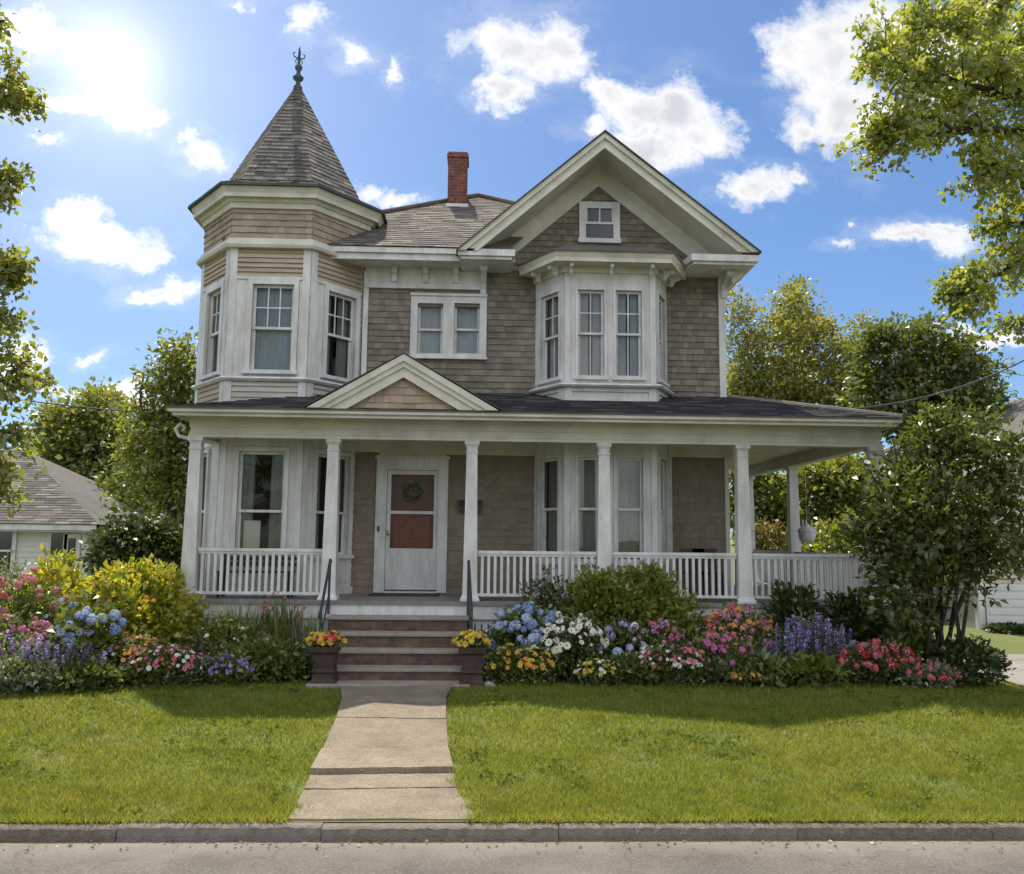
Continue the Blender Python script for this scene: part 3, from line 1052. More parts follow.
s.build('side_roof_shingles', M['roof_old'], house)
m = MB()
m.tube([(XR, YE, zre + .02), hr + Vector((0, 0, .025))], .045, 6)
m.build('porch_hip_cap', M['roof_old'], house)

# pediment
yp = YE - .03
PA, PL_, PR_ = at(404, 354.5, yp), at(307, 411, yp), at(498.5, 412.5, yp)
zpb = zre + .004
m = MB()
for sgn, ft in ((-1, PL_), (1, PR_)):
    k = (PA.z - zpb) / abs(PA.x - ft.x)
    for (d0, d1, y0, y1) in ((0, .11, yp - .05, yp + .02), (.09, .20, yp - .015, yp + .02), (.19, .36, yp + .021, yp + .10)):
        m.prism([(ft.x - sgn * d0 / k, y0, zpb), (ft.x - sgn * d1 / k, y0, zpb), (PA.x, y0, PA.z - d1), (PA.x, y0, PA.z - d0)], (0, y1 - y0, 0))
m.build('pediment_rake', M['cream'], house)
m = MB()
F = Fr((0, yp + .13, 0), XP, NEG)
k = (PA.z - zpb) / ((PR_.x - PL_.x) / 2)
zin = PA.z - .34
shingles(m, F, [(PA.x - (zin - zpb) / k, zpb), (PA.x + (zin - zpb) / k, zpb), (PA.x, zin)], .125, (.1, .2), .02)
m.prism([(PL_.x + .1, yp + .14, zpb - .02), (PR_.x - .1, yp + .14, zpb - .02), (PA.x, yp + .14, PA.z - .05)], (0, .05, 0))
m.build('pediment_shingles', M['pink_shingle'], house)
m = MB()
for sgn, ft in ((-1, PL_), (1, PR_)):
    a, b = Vector((ft.x + sgn * .04, yp - .07, zpb + .008)), Vector((PA.x, yp - .07, PA.z + .012))
    th = Vector((0, 0, .012))
    m.prism([a, b, b + th, a + th], (0, YW - yp + .07, 0))
m.build('pediment_roof', M['roof_grey'], house)

# porch columns: one mesh, copied
cm = MB()
Hc = z_beam_b - ZF
def sq(z, h): return [(-h, -h, z), (h, -h, z), (h, h, z), (-h, h, z)]
prof = [(0, .155), (.035, .155), (.05, .14), (.10, .12), (.16, .117), (Hc - .20, .088), (Hc - .195, .10), (Hc - .17, .10), (Hc - .165, .088), (Hc - .10, .088), (Hc - .06, .11), (Hc - .055, .12), (Hc, .12)]
vs, fs = [], []
for z, h in prof: vs += sq(z, h)
for i in range(len(prof) - 1):
    for j in range(4): fs.append((i * 4 + j, i * 4 + (j + 1) % 4, i * 4 + 4 + (j + 1) % 4, i * 4 + 4 + j))
fs.append((3, 2, 1, 0)); fs.append(tuple(len(vs) - 4 + j for j in range(4)))
cm.add(vs, fs)
cmesh = cm.mesh('porch_column')
cmesh.materials.append(M['white'])
colx = [XPL, X_(331.5, YC, 520), X_(471, YC, 520), X_(603.5, YC, 520), X_(742.5, YC, 520), XPR]
for x, y in [(x, YC) for x in colx] + [(XPL + .02, YW - .45), (XPR, 17.75), (XPR, 20.7)]:
    o = newobj('porch_column', cmesh, None, house, loc=(x, y, ZF))

# railings
zr_t = ZF + Z_(551, YC, 400) - Z_(598, YC, 400)
RH = .80
balm = MB()
balm.box(-.022, .022, -.022, .022, 0, RH - .15)
bal = balm.mesh('baluster')
bal.materials.append(M['white'])


def railing(p0, p1, n):
    p0, p1 = Vector(p0), Vector(p1)
    d = (p1 - p0)
    L = d.length
    F = Fr((p0.x, p0.y, ZF), d, Vector((d.y, -d.x, 0)))
    m = MB()
    m.fbox(F, 0, L, RH - .05, RH, -.05, .05)
    m.fbox(F, 0, L, RH - .09, RH - .051, -.03, .03)
    m.fbox(F, 0, L, .07, .115, -.035, .035)
    o = m.build('porch_railing', M['white'], house)
    ang = math.atan2(d.y, d.x)
    for i in range(n):
        q = F.p(L * (i + .7) / (n + .4), .105)
        newobj('baluster', bal, None, o, loc=q, rot=(0, 0, ang))
    return o


railing((colx[0] + .12, YC, 0), (colx[1] - .12, YC, 0), 19)
railing((colx[2] + .12, YC, 0), (colx[3] - .12, YC, 0), 18)
railing((colx[3] + .12, YC, 0), (colx[4] - .12, YC, 0), 19)
railing((colx[4] + .12, YC, 0), (colx[5] - .12, YC, 0), 18)
railing((XPR, YC + .12, 0), (XPR, 17.62, 0), 28)
railing((XPR, 17.88, 0), (XPR, 20.55, 0), 22)
railing((XPL, YW - .55, 0), (XPL, YC + .12, 0), 8)

# scroll bracket at the left end of the beam
b = MB()
b.tube([(XPL - .12, YC, z_beam_b - .02), (XPL - .30, YC, z_beam_b + .02), (XPL - .36, YC, z_beam_b + .14), (XPL - .28, YC, z_beam_b + .22), (XPL - .21, YC, z_beam_b + .16), (XPL - .25, YC, z_beam_b + .10)], [.035, .032, .03, .03, .026, .02], 6)
b.build('scroll_bracket', M['white'], house)

# ---------------------------------------------------------------- front door
FD = FW
fr_ = MB()
ex0, ex1 = xw(375.5, 520), xw(447.5, 520)
et = zw(458.5, 410)
for a, b in ((ex0, D0 - .001), (D1 + .001, ex1)):
    fr_.fbox(FD, a, b, ZF + .02, et, -.05, .05)
    fr_.fbox(FD, a + .03, b - .03, ZF + .021, et - .03, .051, .062)
fr_.fbox(FD, D0, D1, DT + .001, et, -.05, .049)
fr_.fbox(FD, ex0 - .03, ex1 + .03, et + .001, et + .04, -.01, .08)
fr_.fbox(FD, D0, D1, ZF + .001, ZF + .045, -.12, .06)
fr_.build('door_frame', M['white'], house)
wd = MB()
wd.fbox(FD, D0, D1, ZF + .05, DT, -.13, -.09)
cu = (D0 + D1) / 2
dh = DT - ZF - .05
lo0, lo1 = zw(548.5, 410) + .0, zw(514, 410) + .0
for a, b, c, d in ((D0 + .12, D1 - .12, lo0 - .02, lo1 + .0), ):
    for (x0, x1, z0, z1) in ((a, b, c, c + .035), (a, b, d - .035, d), (a, a + .035, c + .035, d - .035), (b - .035, b, c + .035, d - .035)):
        wd.fbox(FD, x0, x1, z0, z1, -.09, -.07)
door = wd.build('front_door', M['wood_door'], house)
wd = MB()
zc = (lo0 + lo1) / 2
for k in range(28):                          # carved oval and rays in the lower panel
    an, an2 = 2 * math.pi * k / 28, 2 * math.pi * (k + 1) / 28
    wd.tube([FD.p(cu + .22 * math.cos(an), zc + .2 * math.sin(an), -.085), FD.p(cu + .22 * math.cos(an2), zc + .2 * math.sin(an2), -.085)], .013, 5, False)
for q_ in (-1, 1):                           # paired leaf scrolls
    for w_, t_ in ((.05, .16), (.10, .13), (.155, .09)):
        wd.tube([FD.p(cu + q_ * (.015 + w_ * math.sin(math.pi * i_ / 8)), zc - t_ + 2 * t_ * i_ / 8, -.085) for i_ in range(9)], [.006 + .009 * math.sin(math.pi * i_ / 8) for i_ in range(9)], 5)
wd.lathe(FD.p(cu, zc - .02, -.085), [(.012, -.05), (.03, 0), (.012, .05)], 8)
for a in (D0 + .17, D0 + .205, D1 - .205, D1 - .17):
    wd.fbox(FD, a - .008, a + .008, lo0 + .03, lo1 - .05, -.09, -.07)
wd.build('door_carving', M['wood_carving'], door)
wd = MB()
wd.fbox(FD, D0 + .10, D1 - .10, lo1 + .04, DT - .08, -.0895, -.080)
wd.build('door_panel', M['wood_dark'], door)
sd = MB()
zl, zmid = zw(548.5, 410), zw(514, 410)
zup, ztp = zw(511.5, 410), zw(474.5, 410)
st = .055
sd.fbox(FD, D0 + .003, D0 + st + .02, ZF + .07, DT - .004, -.045, -.012)
sd.fbox(FD, D1 - st - .02, D1 - .003, ZF + .07, DT - .004, -.045, -.012)
sd.fbox(FD, D0 + st + .02, D1 - st - .02, ztp, DT - .004, -.045, -.013)
sd.fbox(FD, D0 + st + .02, D1 - st - .02, zmid, zup + .01, -.045, -.013)
sd.fbox(FD, D0 + st + .02, D1 - st - .02, ZF + .07, zl, -.04, -.018)
for x0, x1, z0, z1 in ((D0 + .12, D1 - .12, ZF + .13, ZF + .145), (D0 + .12, D1 - .12, zl - .06, zl - .045), (D0 + .12, D0 + .135, ZF + .145, zl - .06), (D1 - .135, D1 - .12, ZF + .145, zl - .06)):
    sd.fbox(FD, x0, x1, z0, z1, -.018, -.012)
storm = sd.build('storm_door', M['white'], house)
g = MB()
for z0, z1 in ((zl, zmid), (zup + .01, ztp)):
    g.add([FD.p(D0 + st + .02, z0, -.03), FD.p(D1 - st - .02, z0, -.03), FD.p(D1 - st - .02, z1, -.03), FD.p(D0 + st + .02, z1, -.03)], [(0, 1, 2, 3)])
g.build('pane', M['glass_storm'], storm)
h = MB()
h.fbox(FD, D0 + .02, D0 + .045, ZF + 1.03, ZF + 1.13, -.012, .02)
h.tube([FD.p(D0 + .033, ZF + 1.06, .02), FD.p(D0 + .033, ZF + 1.06, .05), FD.p(D0 + .10, ZF + 1.06, .05)], .01, 6)
h.build('door_handle', M['brass'], storm)
sw = MB()
sw.fbox(FD, D0 + .01, D1 - .01, ZF + .046, ZF + .069, -.05, -.01)
sw.build('door_sweep', M['iron'], storm)
be = MB()
be.fbox(FD, ex0 + .045, ex0 + .085, ZF + 1.10, ZF + 1.20, .0625, .078)
be.tube([FD.p(ex0 + .065, ZF + 1.15, .078), FD.p(ex0 + .065, ZF + 1.15, .086)], .012, 8)
be.build('doorbell', M['iron'], house)

# wreath seen through the storm door
wr = thing('door_wreath', 'round green wreath hanging on the brown door behind the storm glass', 'wreath', FD.p(cu, zw(492, 410), -.07))
# mailbox, mat
mb_ = thing('mailbox', 'small black mailbox fixed to the brown porch wall beside a column', 'mailbox', FW.p(xw(470, 505), zw(507, 470), .02))
m = MB()
bx = xw(470.5, 505); bz = zw(507, 470)
m.prism([FW.p(bx - .2, bz - .10, .018), FW.p(bx - .2, bz + .10, .018), FW.p(bx - .2, bz + .085, .09), FW.p(bx - .2, bz + .02, .13), FW.p(bx - .2, bz - .10, .13)], (.4, 0, 0))
m.build('box', M['iron'], mb_)
m = MB()
m.prism([FW.p(bx - .21, bz + .105, .018), FW.p(bx - .21, bz + .088, .095), FW.p(bx - .21, bz + .015, .14), FW.p(bx - .21, bz + .03, .142), FW.p(bx - .21, bz + .10, .1), FW.p(bx - .21, bz + .118, .018)], (.42, 0, 0))
m.build('lid', M['iron'], mb_)
mat_ = MB()
mat_.box(ex0 + .0, ex1 - .1, YW - .72, YW - .14, ZF + .002, ZF + .02)
tag(mat_.build('doormat', pm('brown_coir', (.06, .045, .03), (.09, .07, .05), 40, .95, .8, 200)), 'dark brown doormat lying on the porch floor at the front door', 'doormat')

# ---------------------------------------------------------------- steps
steps = thing('front_steps', 'brown brick front steps with pale stone treads leading up to the porch', 'steps', ((SX0 + SX1) / 2, 13.2, GZ))
rise = (ZF - GZ) / 5
TD = .29
for k in range(4):
    zt2 = ZF - rise * (k + 1)
    y0 = yfe - TD * (k + 1) + .0
    m = MB()
    m.box(SX0 + .02, SX1 - .02, y0 + .03, yfe + .029 - TD * k, GZ - .15 if k == 3 else zt2 - rise - .0, zt2 - .056)
    m.build('riser', M['brick_brown'], steps)
    m = MB()
    m.box(SX0 - .015 * (k % 2), SX1 + .015 * (k % 2), y0 - .005, yfe + (.029 if k == 0 else -TD * k + .028), zt2 - .055, zt2)
    m.build('tread', M['stone'], steps, bevel=.012)
m = MB()
m.box(SX0 - .05, SX1 + .05, yfe - TD * 4 - .38, yfe - TD * 4 + .02, GZ - .12, GZ + .045)
m.build('tread', M['stone'], steps, bevel=.015)

for side, X in (('left', X_(328.5, 13.6, 600)), ('right', X_(468, 13.6, 600))):
    hr_ = thing('handrail', f'thin black iron handrail on the {side} side of the brick steps', 'handrail', (X, 13.2, GZ), 'iron handrails of the front steps')
    X2 = X_(320.5, 12.72, 620) if side == 'left' else X_(471.5, 12.72, 620)
    zt_ = ZF + .62
    m = MB()
    m.tube([(X, 13.62, ZF - .2), (X, 13.62, zt_)], .02, 8)
    m.build('post', M['iron'], hr_)
    m = MB()
    m.tube([(X2, 12.72, GZ + .1), (X2, 12.72, GZ + .98)], .02, 8)
    m.build('post', M['iron'], hr_)
    m = MB()
    m.tube([(X, 13.70, zt_ - .02), (X, 13.64, zt_ + .02), (X2, 12.72, GZ + 1.0), (X2, 12.62, GZ + .98), (X2, 12.58, GZ + .92)], .022, 8)
    m.build('rail', M['iron'], hr_)
    m = MB()
    m.tube([(X, 13.62, ZF + .12), (X2, 12.72, GZ + .5)], .014, 8)
    m.build('lower_rail', M['iron'], hr_)

# ---------------------------------------------------------------- planters
def planter(px, label):
    x = onz(px, 683, GZ).x
    y = 12.45
    t = thing('planter', label, 'planter', (x, y, GZ), 'square clay planters flanking the steps')
    Hh = .54
    def ring(z, h): return [(x - h, y - h, GZ + z), (x + h, y - h, GZ + z), (x + h, y + h, GZ + z), (x - h, y + h, GZ + z)]
    pr = [(0, .18), (.07, .18), (.09, .15), (.17, .14), (.19, .16), (.21, .16), (.23, .14), (.44, .16), (.46, .19), (Hh, .20), (Hh, .165), (Hh - .08, .15)]
    vs, fs = [], []
    for z, h in pr: vs += ring(z, h)
    for i in range(len(pr) - 1):
        for j in range(4): fs.append((i * 4 + j, i * 4 + (j + 1) % 4, i * 4 + 4 + (j + 1) % 4, i * 4 + 4 + j))
    fs.append((3, 2, 1, 0))
    m = MB().add(vs, fs)
    m.build('pot', M['terracotta'], t, bevel=.008)
    m = MB()
    m.add(ring(Hh - .06, .152), [(0, 1, 2, 3)])
    m.build('potting_soil', M['soil'], t)
    return x, y, GZ + Hh


PLANTERS = [planter(326, 'dark clay planter left of the steps holding yellow and red flowers'), planter(472, 'dark clay planter right of the steps holding yellow flowers')]

# ---------------------------------------------------------------- porch furniture
bench = thing('porch_bench', 'dark slatted bench on the porch behind the left railing', 'bench', (-5.0, 14.4, ZF))
bx0, bx1 = X_(226, 14.4), X_(300, 14.4)
m = MB()
for y in (14.22, 14.32, 14.42): m.box(bx0, bx1, y, y + .075, ZF + .40, ZF + .425)
m.build('seat', M['iron'], bench)
m = MB()
for z in (.50, .60, .70): m.box(bx0, bx1, 14.52, 14.545, ZF + z, ZF + z + .06)
m.build('backrest', M['iron'], bench)
for x in (bx0 + .03, bx1 - .07):
    for y in (14.22, 14.5):
        m = MB()
        m.box(x, x + .04, y, y + .04, ZF + .001, ZF + (.40 if y < 14.4 else .76) - .001)
        m.build('leg', M['iron'], bench)
for px, lab in ((695, 'dark porch chair standing further left against the brown wall'), (708, 'dark porch chair standing nearer the house corner by the brown wall')):
    x = X_(px, 15.1, 548)
    c = thing('porch_chair', lab, 'chair', (x, 15.1, ZF), 'dark chairs on the porch')
    m = MB(); m.box(x - .22, x + .22, 14.9, 15.3, ZF + .42, ZF + .45); m.build('seat', M['iron'], c)
    m = MB()
    m.box(x - .22, x + .22, 15.31, 15.335, ZF + .84 - .06, ZF + .86)
    for i in range(5): m.box(x - .2 + i * .09, x - .16 + i * .09, 15.312, 15.33, ZF + .46, ZF + .779)
    m.build('backrest', M['iron'], c)
    for dx in (-.21, .18):
        for y in (14.9, 15.27):
            m = MB(); m.box(x + dx, x + dx + .03, y, y + .03, ZF + .001, ZF + .419); m.build('leg', M['iron'], c)
# hanging lantern by the rear post
lx = at(807, 534, 17.2)
lan = thing('hanging_lantern', 'white cage lantern hanging near the rear porch post', 'lantern', lx)
m = MB()
m.lathe(lx, [(.08, -.17), (.15, -.12), (.17, -.02), (.17, .05), (.14, .12)], 12)
m.build('shade', M['white'], lan, smooth=True)
m = MB()
m.lathe(lx, [(.19, .04), (.19, .07), (.15, .12), (.08, .16), (.02, .21)], 12)
for a in (0, 2.1, 4.2):
    m.tube([(lx.x + .1 * math.cos(a), lx.y + .1 * math.sin(a), lx.z + .17), (lx.x + .1 * math.cos(a), lx.y + .1 * math.sin(a), lx.z + .28)], .02, 6)
m.tube([(lx.x, lx.y, lx.z + .2), (lx.x, lx.y, z_eave_b + .03)], .004, 5)
m.build('cap', M['white'], lan)
# ================================================================== SITE
YK = 7.20                                    # kerb face


def smooth(t):
    t = np.clip(t, 0, 1)
    return t * t * (3 - 2 * t)


def lz(x, y):
    x, y = np.asarray(x, float), np.asarray(y, float)
    z = .112 + (.345 - .112) * smooth((y - 7.3) / 5.0)
    z = z + .012 * np.sin(x * 1.3 + 1) * np.sin(y * 1.7) * smooth((y - 7.4) / .8) * smooth((13 - y) / 1.0)
    return z


def grid_mesh(name, xs, ys, zf, mat, kind='structure', label=None, keep=None):
    X, Y = np.meshgrid(xs, ys)
    Z = zf(X, Y)
    V = np.stack([X.ravel(), Y.ravel(), Z.ravel()], 1)
    nx, ny = len(xs), len(ys)
    F = []
    for j in range(ny - 1):
        for i in range(nx - 1):
            if keep is not None and not keep((xs[i] + xs[i + 1]) / 2, (ys[j] + ys[j + 1]) / 2): continue
            a = j * nx + i
            F.append((a, a + 1, a + nx + 1, a + nx))
    me = bpy.data.meshes.new(name)
    me.from_pydata(V.tolist(), [], F)
    me.polygons.foreach_set('use_smooth', [True] * len(F))
    o = newobj(name, me, mat)
    return tag(o, label, None, None, kind)


def asphalt():
    m, nt, out = _mat('pale_asphalt')
    n = N(nt)
    geo = n('NewGeometry')
    P = geo.outputs['Position']
    big = n('TexNoise', Vector=P, Scale=.9, Detail=6.0, Roughness=.6).outputs['Fac']
    fine = n('TexNoise', Vector=P, Scale=55.0, Detail=6.0, Roughness=.75).outputs['Fac']
    vor = n('TexVoronoi', Vector=P, Scale=95.0)
    col = n.mix(n.maprange(big, .35, .65, 0, 1), (.078, .068, .057), (.135, .118, .098))
    col = n.mix(1.0, col, n.ramp(fine, [(.3, .5), (.7, 1.5)]), 'MULTIPLY')
    col = n.mix(n.maprange(vor.outputs['Color'], .75, 1., 0, .55), col, (.26, .235, .20))
    sx = n('SeparateXYZ', i0=P)
    edge = n.math('MULTIPLY', n.maprange(n.math('ADD', sx.outputs[1], n.math('MULTIPLY', big, .5)), YK - .15, YK + .25, 0, 1), .75)
    col = n.mix(edge, col, (.20, .175, .145))
    cr = n('TexVoronoi', Vector=n('VectorMath', _set={'operation': 'ADD'}, i0=P, i1=n('VectorMath', _set={'operation': 'SCALE'}, i0=n('TexNoise', Vector=P, Scale=2.5, Detail=4.0).outputs['Color'], Scale=.5).outputs[0]).outputs[0], Scale=.8, _set={'feature': 'DISTANCE_TO_EDGE'})
    col = n.mix(n.maprange(cr.outputs['Distance'], 0, .008, .5, 0), col, (.05, .043, .036))
    b = n('BsdfPrincipled', Base_Color=col, Roughness=.9)
    bp = n('Bump', Height=fine, Strength=.55, Distance=.012)
    nt.links.new(bp.outputs[0], b.inputs['Normal'])
    nt.links.new(b.outputs[0], out.inputs[0])
    return m


def lawnm():
    m, nt, out = _mat('lawn_turf')
    n = N(nt)
    geo = n('NewGeometry')
    P = geo.outputs['Position']
    a = n('TexNoise', Vector=P, Scale=.8, Detail=5.0, Roughness=.6).outputs['Fac']
    b_ = n('TexNoise', Vector=P, Scale=14.0, Detail=6.0, Roughness=.7).outputs['Fac']
    col = n.mix(n.maprange(a, .35, .65, 0, 1), (.085, .115, .02), (.12, .14, .026))
    col = n.mix(n.maprange(b_, .4, .75, 0, .75), col, (.075, .085, .018))
    b = n('BsdfPrincipled', Base_Color=col, Roughness=.9)
    bp = n('Bump', Height=b_, Strength=.9, Distance=.03)
    nt.links.new(bp.outputs[0], b.inputs['Normal'])
    nt.links.new(b.outputs[0], out.inputs[0])
    return m


def slabm():
    m, nt, out = _mat('worn_path_stone')
    n = N(nt)
    geo = n('NewGeometry')
    P = geo.outputs['Position']
    a = n('TexNoise', Vector=P, Scale=2.2, Detail=7.0, Roughness=.65).outputs['Fac']
    f = n('TexNoise', Vector=P, Scale=45.0, Detail=6.0, Roughness=.7).outputs['Fac']
    isl = n.maprange(geo.outputs['Random Per Island'], 0, 1, .9, 1.06)
    col = n.mix(n.maprange(a, .35, .65, 0, 1), (.15, .12, .088), (.235, .192, .142))
    col = n.mix(1.0, col, n('CombineColor', i0=isl, i1=isl, i2=n.math('MULTIPLY', isl, .97)), 'MULTIPLY')
    col = n.mix(1.0, col, n.ramp(f, [(.3, .5), (.7, 1.4)]), 'MULTIPLY')
    d = n('TexNoise', Vector=P, Scale=5.0, Detail=8.0, Roughness=.75).outputs['Fac']
    col = n.mix(n.maprange(d, .55, .75, 0, .5), col, (.14, .115, .085))
    wv = n('VectorMath', _set={'operation': 'ADD'}, i0=P, i1=n('VectorMath', _set={'operation': 'SCALE'}, i0=n('TexNoise', Vector=P, Scale=3.5, Detail=4.0).outputs['Color'], Scale=.35).outputs[0])
    cr = n('TexVoronoi', Vector=wv.outputs[0], Scale=1.1, _set={'feature': 'DISTANCE_TO_EDGE'})
    col = n.mix(n.maprange(cr.outputs['Distance'], 0, .008, .4, 0), col, (.09, .075, .055))
    b = n('BsdfPrincipled', Base_Color=col, Roughness=.9)
    bp = n('Bump', Height=f, Strength=.5, Distance=.012)
    nt.links.new(bp.outputs[0], b.inputs['Normal'])
    nt.links.new(b.outputs[0], out.inputs[0])
    return m


M['asphalt'] = asphalt()
M['lawn'] = lawnm()
M['slab'] = slabm()
M['kerb'] = pm('granite_kerb', (.215, .18, .145), (.11, .09, .072), 26, .95, 1.0, 60, dirt=.5, dscale=9, c3=(.17, .15, .13), island=.15)
M['drive'] = pm('grey_driveway', (.27, .25, .225), (.22, .205, .185), 3, .9, .5, 120, dirt=.3)

# ground sheet to the horizon, road, kerb
g = MB().add([(-900, YK + .1, -.02), (900, YK + .1, -.02), (900, 1500, -.02), (-900, 1500, -.02)], [(0, 1, 2, 3)])
tag(g.build('ground', M['lawn']), kind='structure')
g = MB().add([(-900, -900, -.03), (900, -900, -.03), (900, -6, -.03), (-900, -6, -.03)], [(0, 1, 2, 3)])
tag(g.build('far_verge', M['lawn']), kind='structure')
xs = np.concatenate([np.linspace(-120, -9, 12), np.linspace(-8.9, 8.9, 60), np.linspace(9, 120, 12)])
grid_mesh('road', xs, np.linspace(-6.2, YK + .02, 40), lambda X, Y: -.0 + .006 * np.sin(X * .9) * np.sin(Y * 1.3) - .02 * smooth((Y - 6.0) / 1.2) + .02, M['asphalt'])
k = MB()
x = -60.0
while x < 60:
    L = random.uniform(1.6, 2.4)
    dz, dy = random.uniform(-.005, .005), random.uniform(-.006, .006)
    n_ = 40
    vs, fs = [], []
    for i in range(n_ + 1):                  # uneven split granite
        xx = x + (L - .006) * i / n_
        w1, w2 = random.uniform(-.006, .006), random.uniform(-.006, .006)
        vs += [(xx, YK + dy + w2 * .5, -.1), (xx, YK + dy + w1, .045 + w2), (xx, YK + dy + .012 + w2, .095 + dz + w1), (xx, YK + dy + .035, .108 + dz + w1 * .6), (xx, YK + .115, .106 + dz), (xx, YK + .125, -.1)]
    for i in range(n_):
        for j in range(5):
            fs.append((i * 6 + j, i * 6 + 6 + j, i * 6 + 7 + j, i * 6 + 1 + j))
    fs += [(0, 1, 2, 3, 4, 5), tuple(n_ * 6 + j for j in (5, 4, 3, 2, 1, 0))]
    k.add(vs, fs)
    x += L
tag(k.build('kerb', M['kerb']), kind='structure')
EDGE_L = [(339, 684), (342, 700), (336, 722), (323, 752), (313, 770), (302, 795), (291, 815)]
EDGE_R = [(456, 684), (446, 700), (446, 722), (448, 752), (452, 770), (458, 795), (474, 815)]


def gp(px, py):
    z = .25
    for _ in range(12):
        p = onz(px, py, z)
        z = float(lz(p.x, p.y))
    return p


EL = [gp(*p) for p in EDGE_L]; ER = [gp(*p) for p in EDGE_R]


def path_x(y):
    return (float(np.interp(y, [p.y for p in EL[::-1]], [p.x for p in EL[::-1]])), float(np.interp(y, [p.y for p in ER[::-1]], [p.x for p in ER[::-1]])))


ybr = [YK + .13, gp(390, 790).y, gp(390, 775.5).y, gp(390, 755).y, gp(390, 722).y, gp(390, 706).y, 12.24]
pm_ = MB()
for i, (a, b) in enumerate(zip(ybr, ybr[1:])):
    lift = (.014, .016, .07, .044, .046, .044)[i]
    gapp = .022
    ya, yb_ = a + gapp, b - gapp * .3
    kx_ = 10
    cut = None
    spans = [(0, 1)] if not cut else [(0, cut - .004), (cut + .004, 1)]
    for t0, t1 in spans:
        vs, fs = [], []
        ny_, nx_ = 8, 12
        for jy in range(ny_ + 1):
            y = ya + (yb_ - ya) * jy / ny_
            l, r = path_x(y)
            for jx in range(nx_ + 1):
                t = t0 + (t1 - t0) * jx / nx_
                x = l + (r - l) * t
                yy = y + (.006 * math.sin(x * 7 + i) if jy in (0,) else 0)
                vs.append((x, yy, float(lz(x, y)) + lift + random.uniform(-.003, .003)))
        W = nx_ + 1
        for jy in range(ny_):
            for jx in range(nx_):
                fs.append((jy * W + jx, jy * W + jx + 1, jy * W + W + jx + 1, jy * W + W + jx))
        base = len(vs)
        front = [(v[0], v[1], v[2] - .14) for v in vs[:W]]
        vs += front
        for jx in range(nx_): fs.append((base + jx, base + jx + 1, jx + 1, jx))
        pm_.add(vs, fs)
tag(pm_.build('path', M['slab']), kind='structure')

# flower bed outlines (plan polygons)
BED_L = [gp(*p) for p in ((-260, 706), (-100, 697), (0, 692), (60, 690), (130, 687), (200, 684), (270, 682), (318, 681))]
BED_R = [gp(*p) for p in ((478, 682), (560, 683), (700, 684), (850, 684), (960, 685), (996, 682), (1004, 674))]
BL_P = [(p.x, p.y) for p in BED_L] + [(SX0 - .06, 13.8), (-5.0, 13.8), (-8.4, 15.5)]
BR_P = [(p.x, p.y) for p in BED_R] + [(7.95, 14.6), (XPR + .3, 14.6), (XPR + .3, 13.8), (SX1 + .06, 13.8)]
DRIVE = [(7.95, 12.6), (8.15, 16.0), (23, 16.3), (23, 11.0), (11.3, 11.0), (10.3, 7.36), (8.4, 7.36), (8.6, 11.5)]


def inpoly(px, py, poly):
    px, py = np.asarray(px), np.asarray(py)
    c = np.zeros(px.shape, bool)
    n = len(poly)
    for i in range(n):
        (x0, y0), (x1, y1) = poly[i][:2], poly[(i + 1) % n][:2]
        if y0 == y1: continue
        c ^= ((y0 > py) != (y1 > py)) & (px < (x1 - x0) * (py - y0) / (y1 - y0) + x0)
    return c


grid_mesh('lawn', np.concatenate([np.linspace(-40, -9.2, 10), np.linspace(-9, 10.5, 100), np.linspace(10.7, 40, 10)]), np.concatenate([np.linspace(YK + .115, 13.8, 40), np.linspace(14.5, 40, 12)]),
          lz, M['lawn'])
for poly in (BL_P, BR_P):
    m = MB()
    m.add([(x, y, float(lz(x, y)) + .022) for x, y in poly], [tuple(range(len(poly)))])
    tag(m.build('flower_bed', M['soil']), kind='structure')
m = MB()
m.add([(x, y, float(lz(x, y)) + .03) for x, y in DRIVE], [tuple(range(len(DRIVE)))])
tag(m.build('driveway', M['drive']), kind='structure')

# ------------------------------------------------------------------ leaves
def quads_mesh(name, V, mats, midx=None, nv=4):
    """V: (N, nv, 3) -> one mesh of N separate faces"""
    n = len(V)
    me = bpy.data.meshes.new(name)
    me.vertices.add(n * nv)
    me.vertices.foreach_set('co', np.ascontiguousarray(V, dtype=np.float32).ravel())
    me.loops.add(n * nv)
    me.loops.foreach_set('vertex_index', np.arange(n * nv, dtype=np.int32))
    me.polygons.add(n)
    me.polygons.foreach_set('loop_start', np.arange(0, n * nv, nv, dtype=np.int32))
    if midx is not None: me.polygons.foreach_set('material_index', np.asarray(midx, dtype=np.int32))
    for m in (mats if isinstance(mats, (list, tuple)) else [mats]): me.materials.append(m)
    me.update(calc_edges=True)
    return me


def unit(v):
    return v / np.maximum(np.linalg.norm(v, axis=-1, keepdims=True), 1e-9)


def leaf_quads(P, T, L, W=.5, fold=.12, face=None):
    """P base (N,3), T tip direction, L length (N,), W width ratio; folded diamond leaves"""
    n = len(P)
    T = unit(T)
    up = face if face is not None else rng.normal(size=(n, 3)) + np.array([0, 0, 1.0])
    s = unit(np.cross(T, up))
    nn = np.cross(s, T)
    L = np.broadcast_to(np.asarray(L, float), (n,))[:, None]
    w = L * W * .5
    mid = P + T * L * .48
    f = nn * L * fold
    return np.stack([P - f * .3, mid + s * w + f, P + T * L - f * .6, mid - s * w + f], 1)


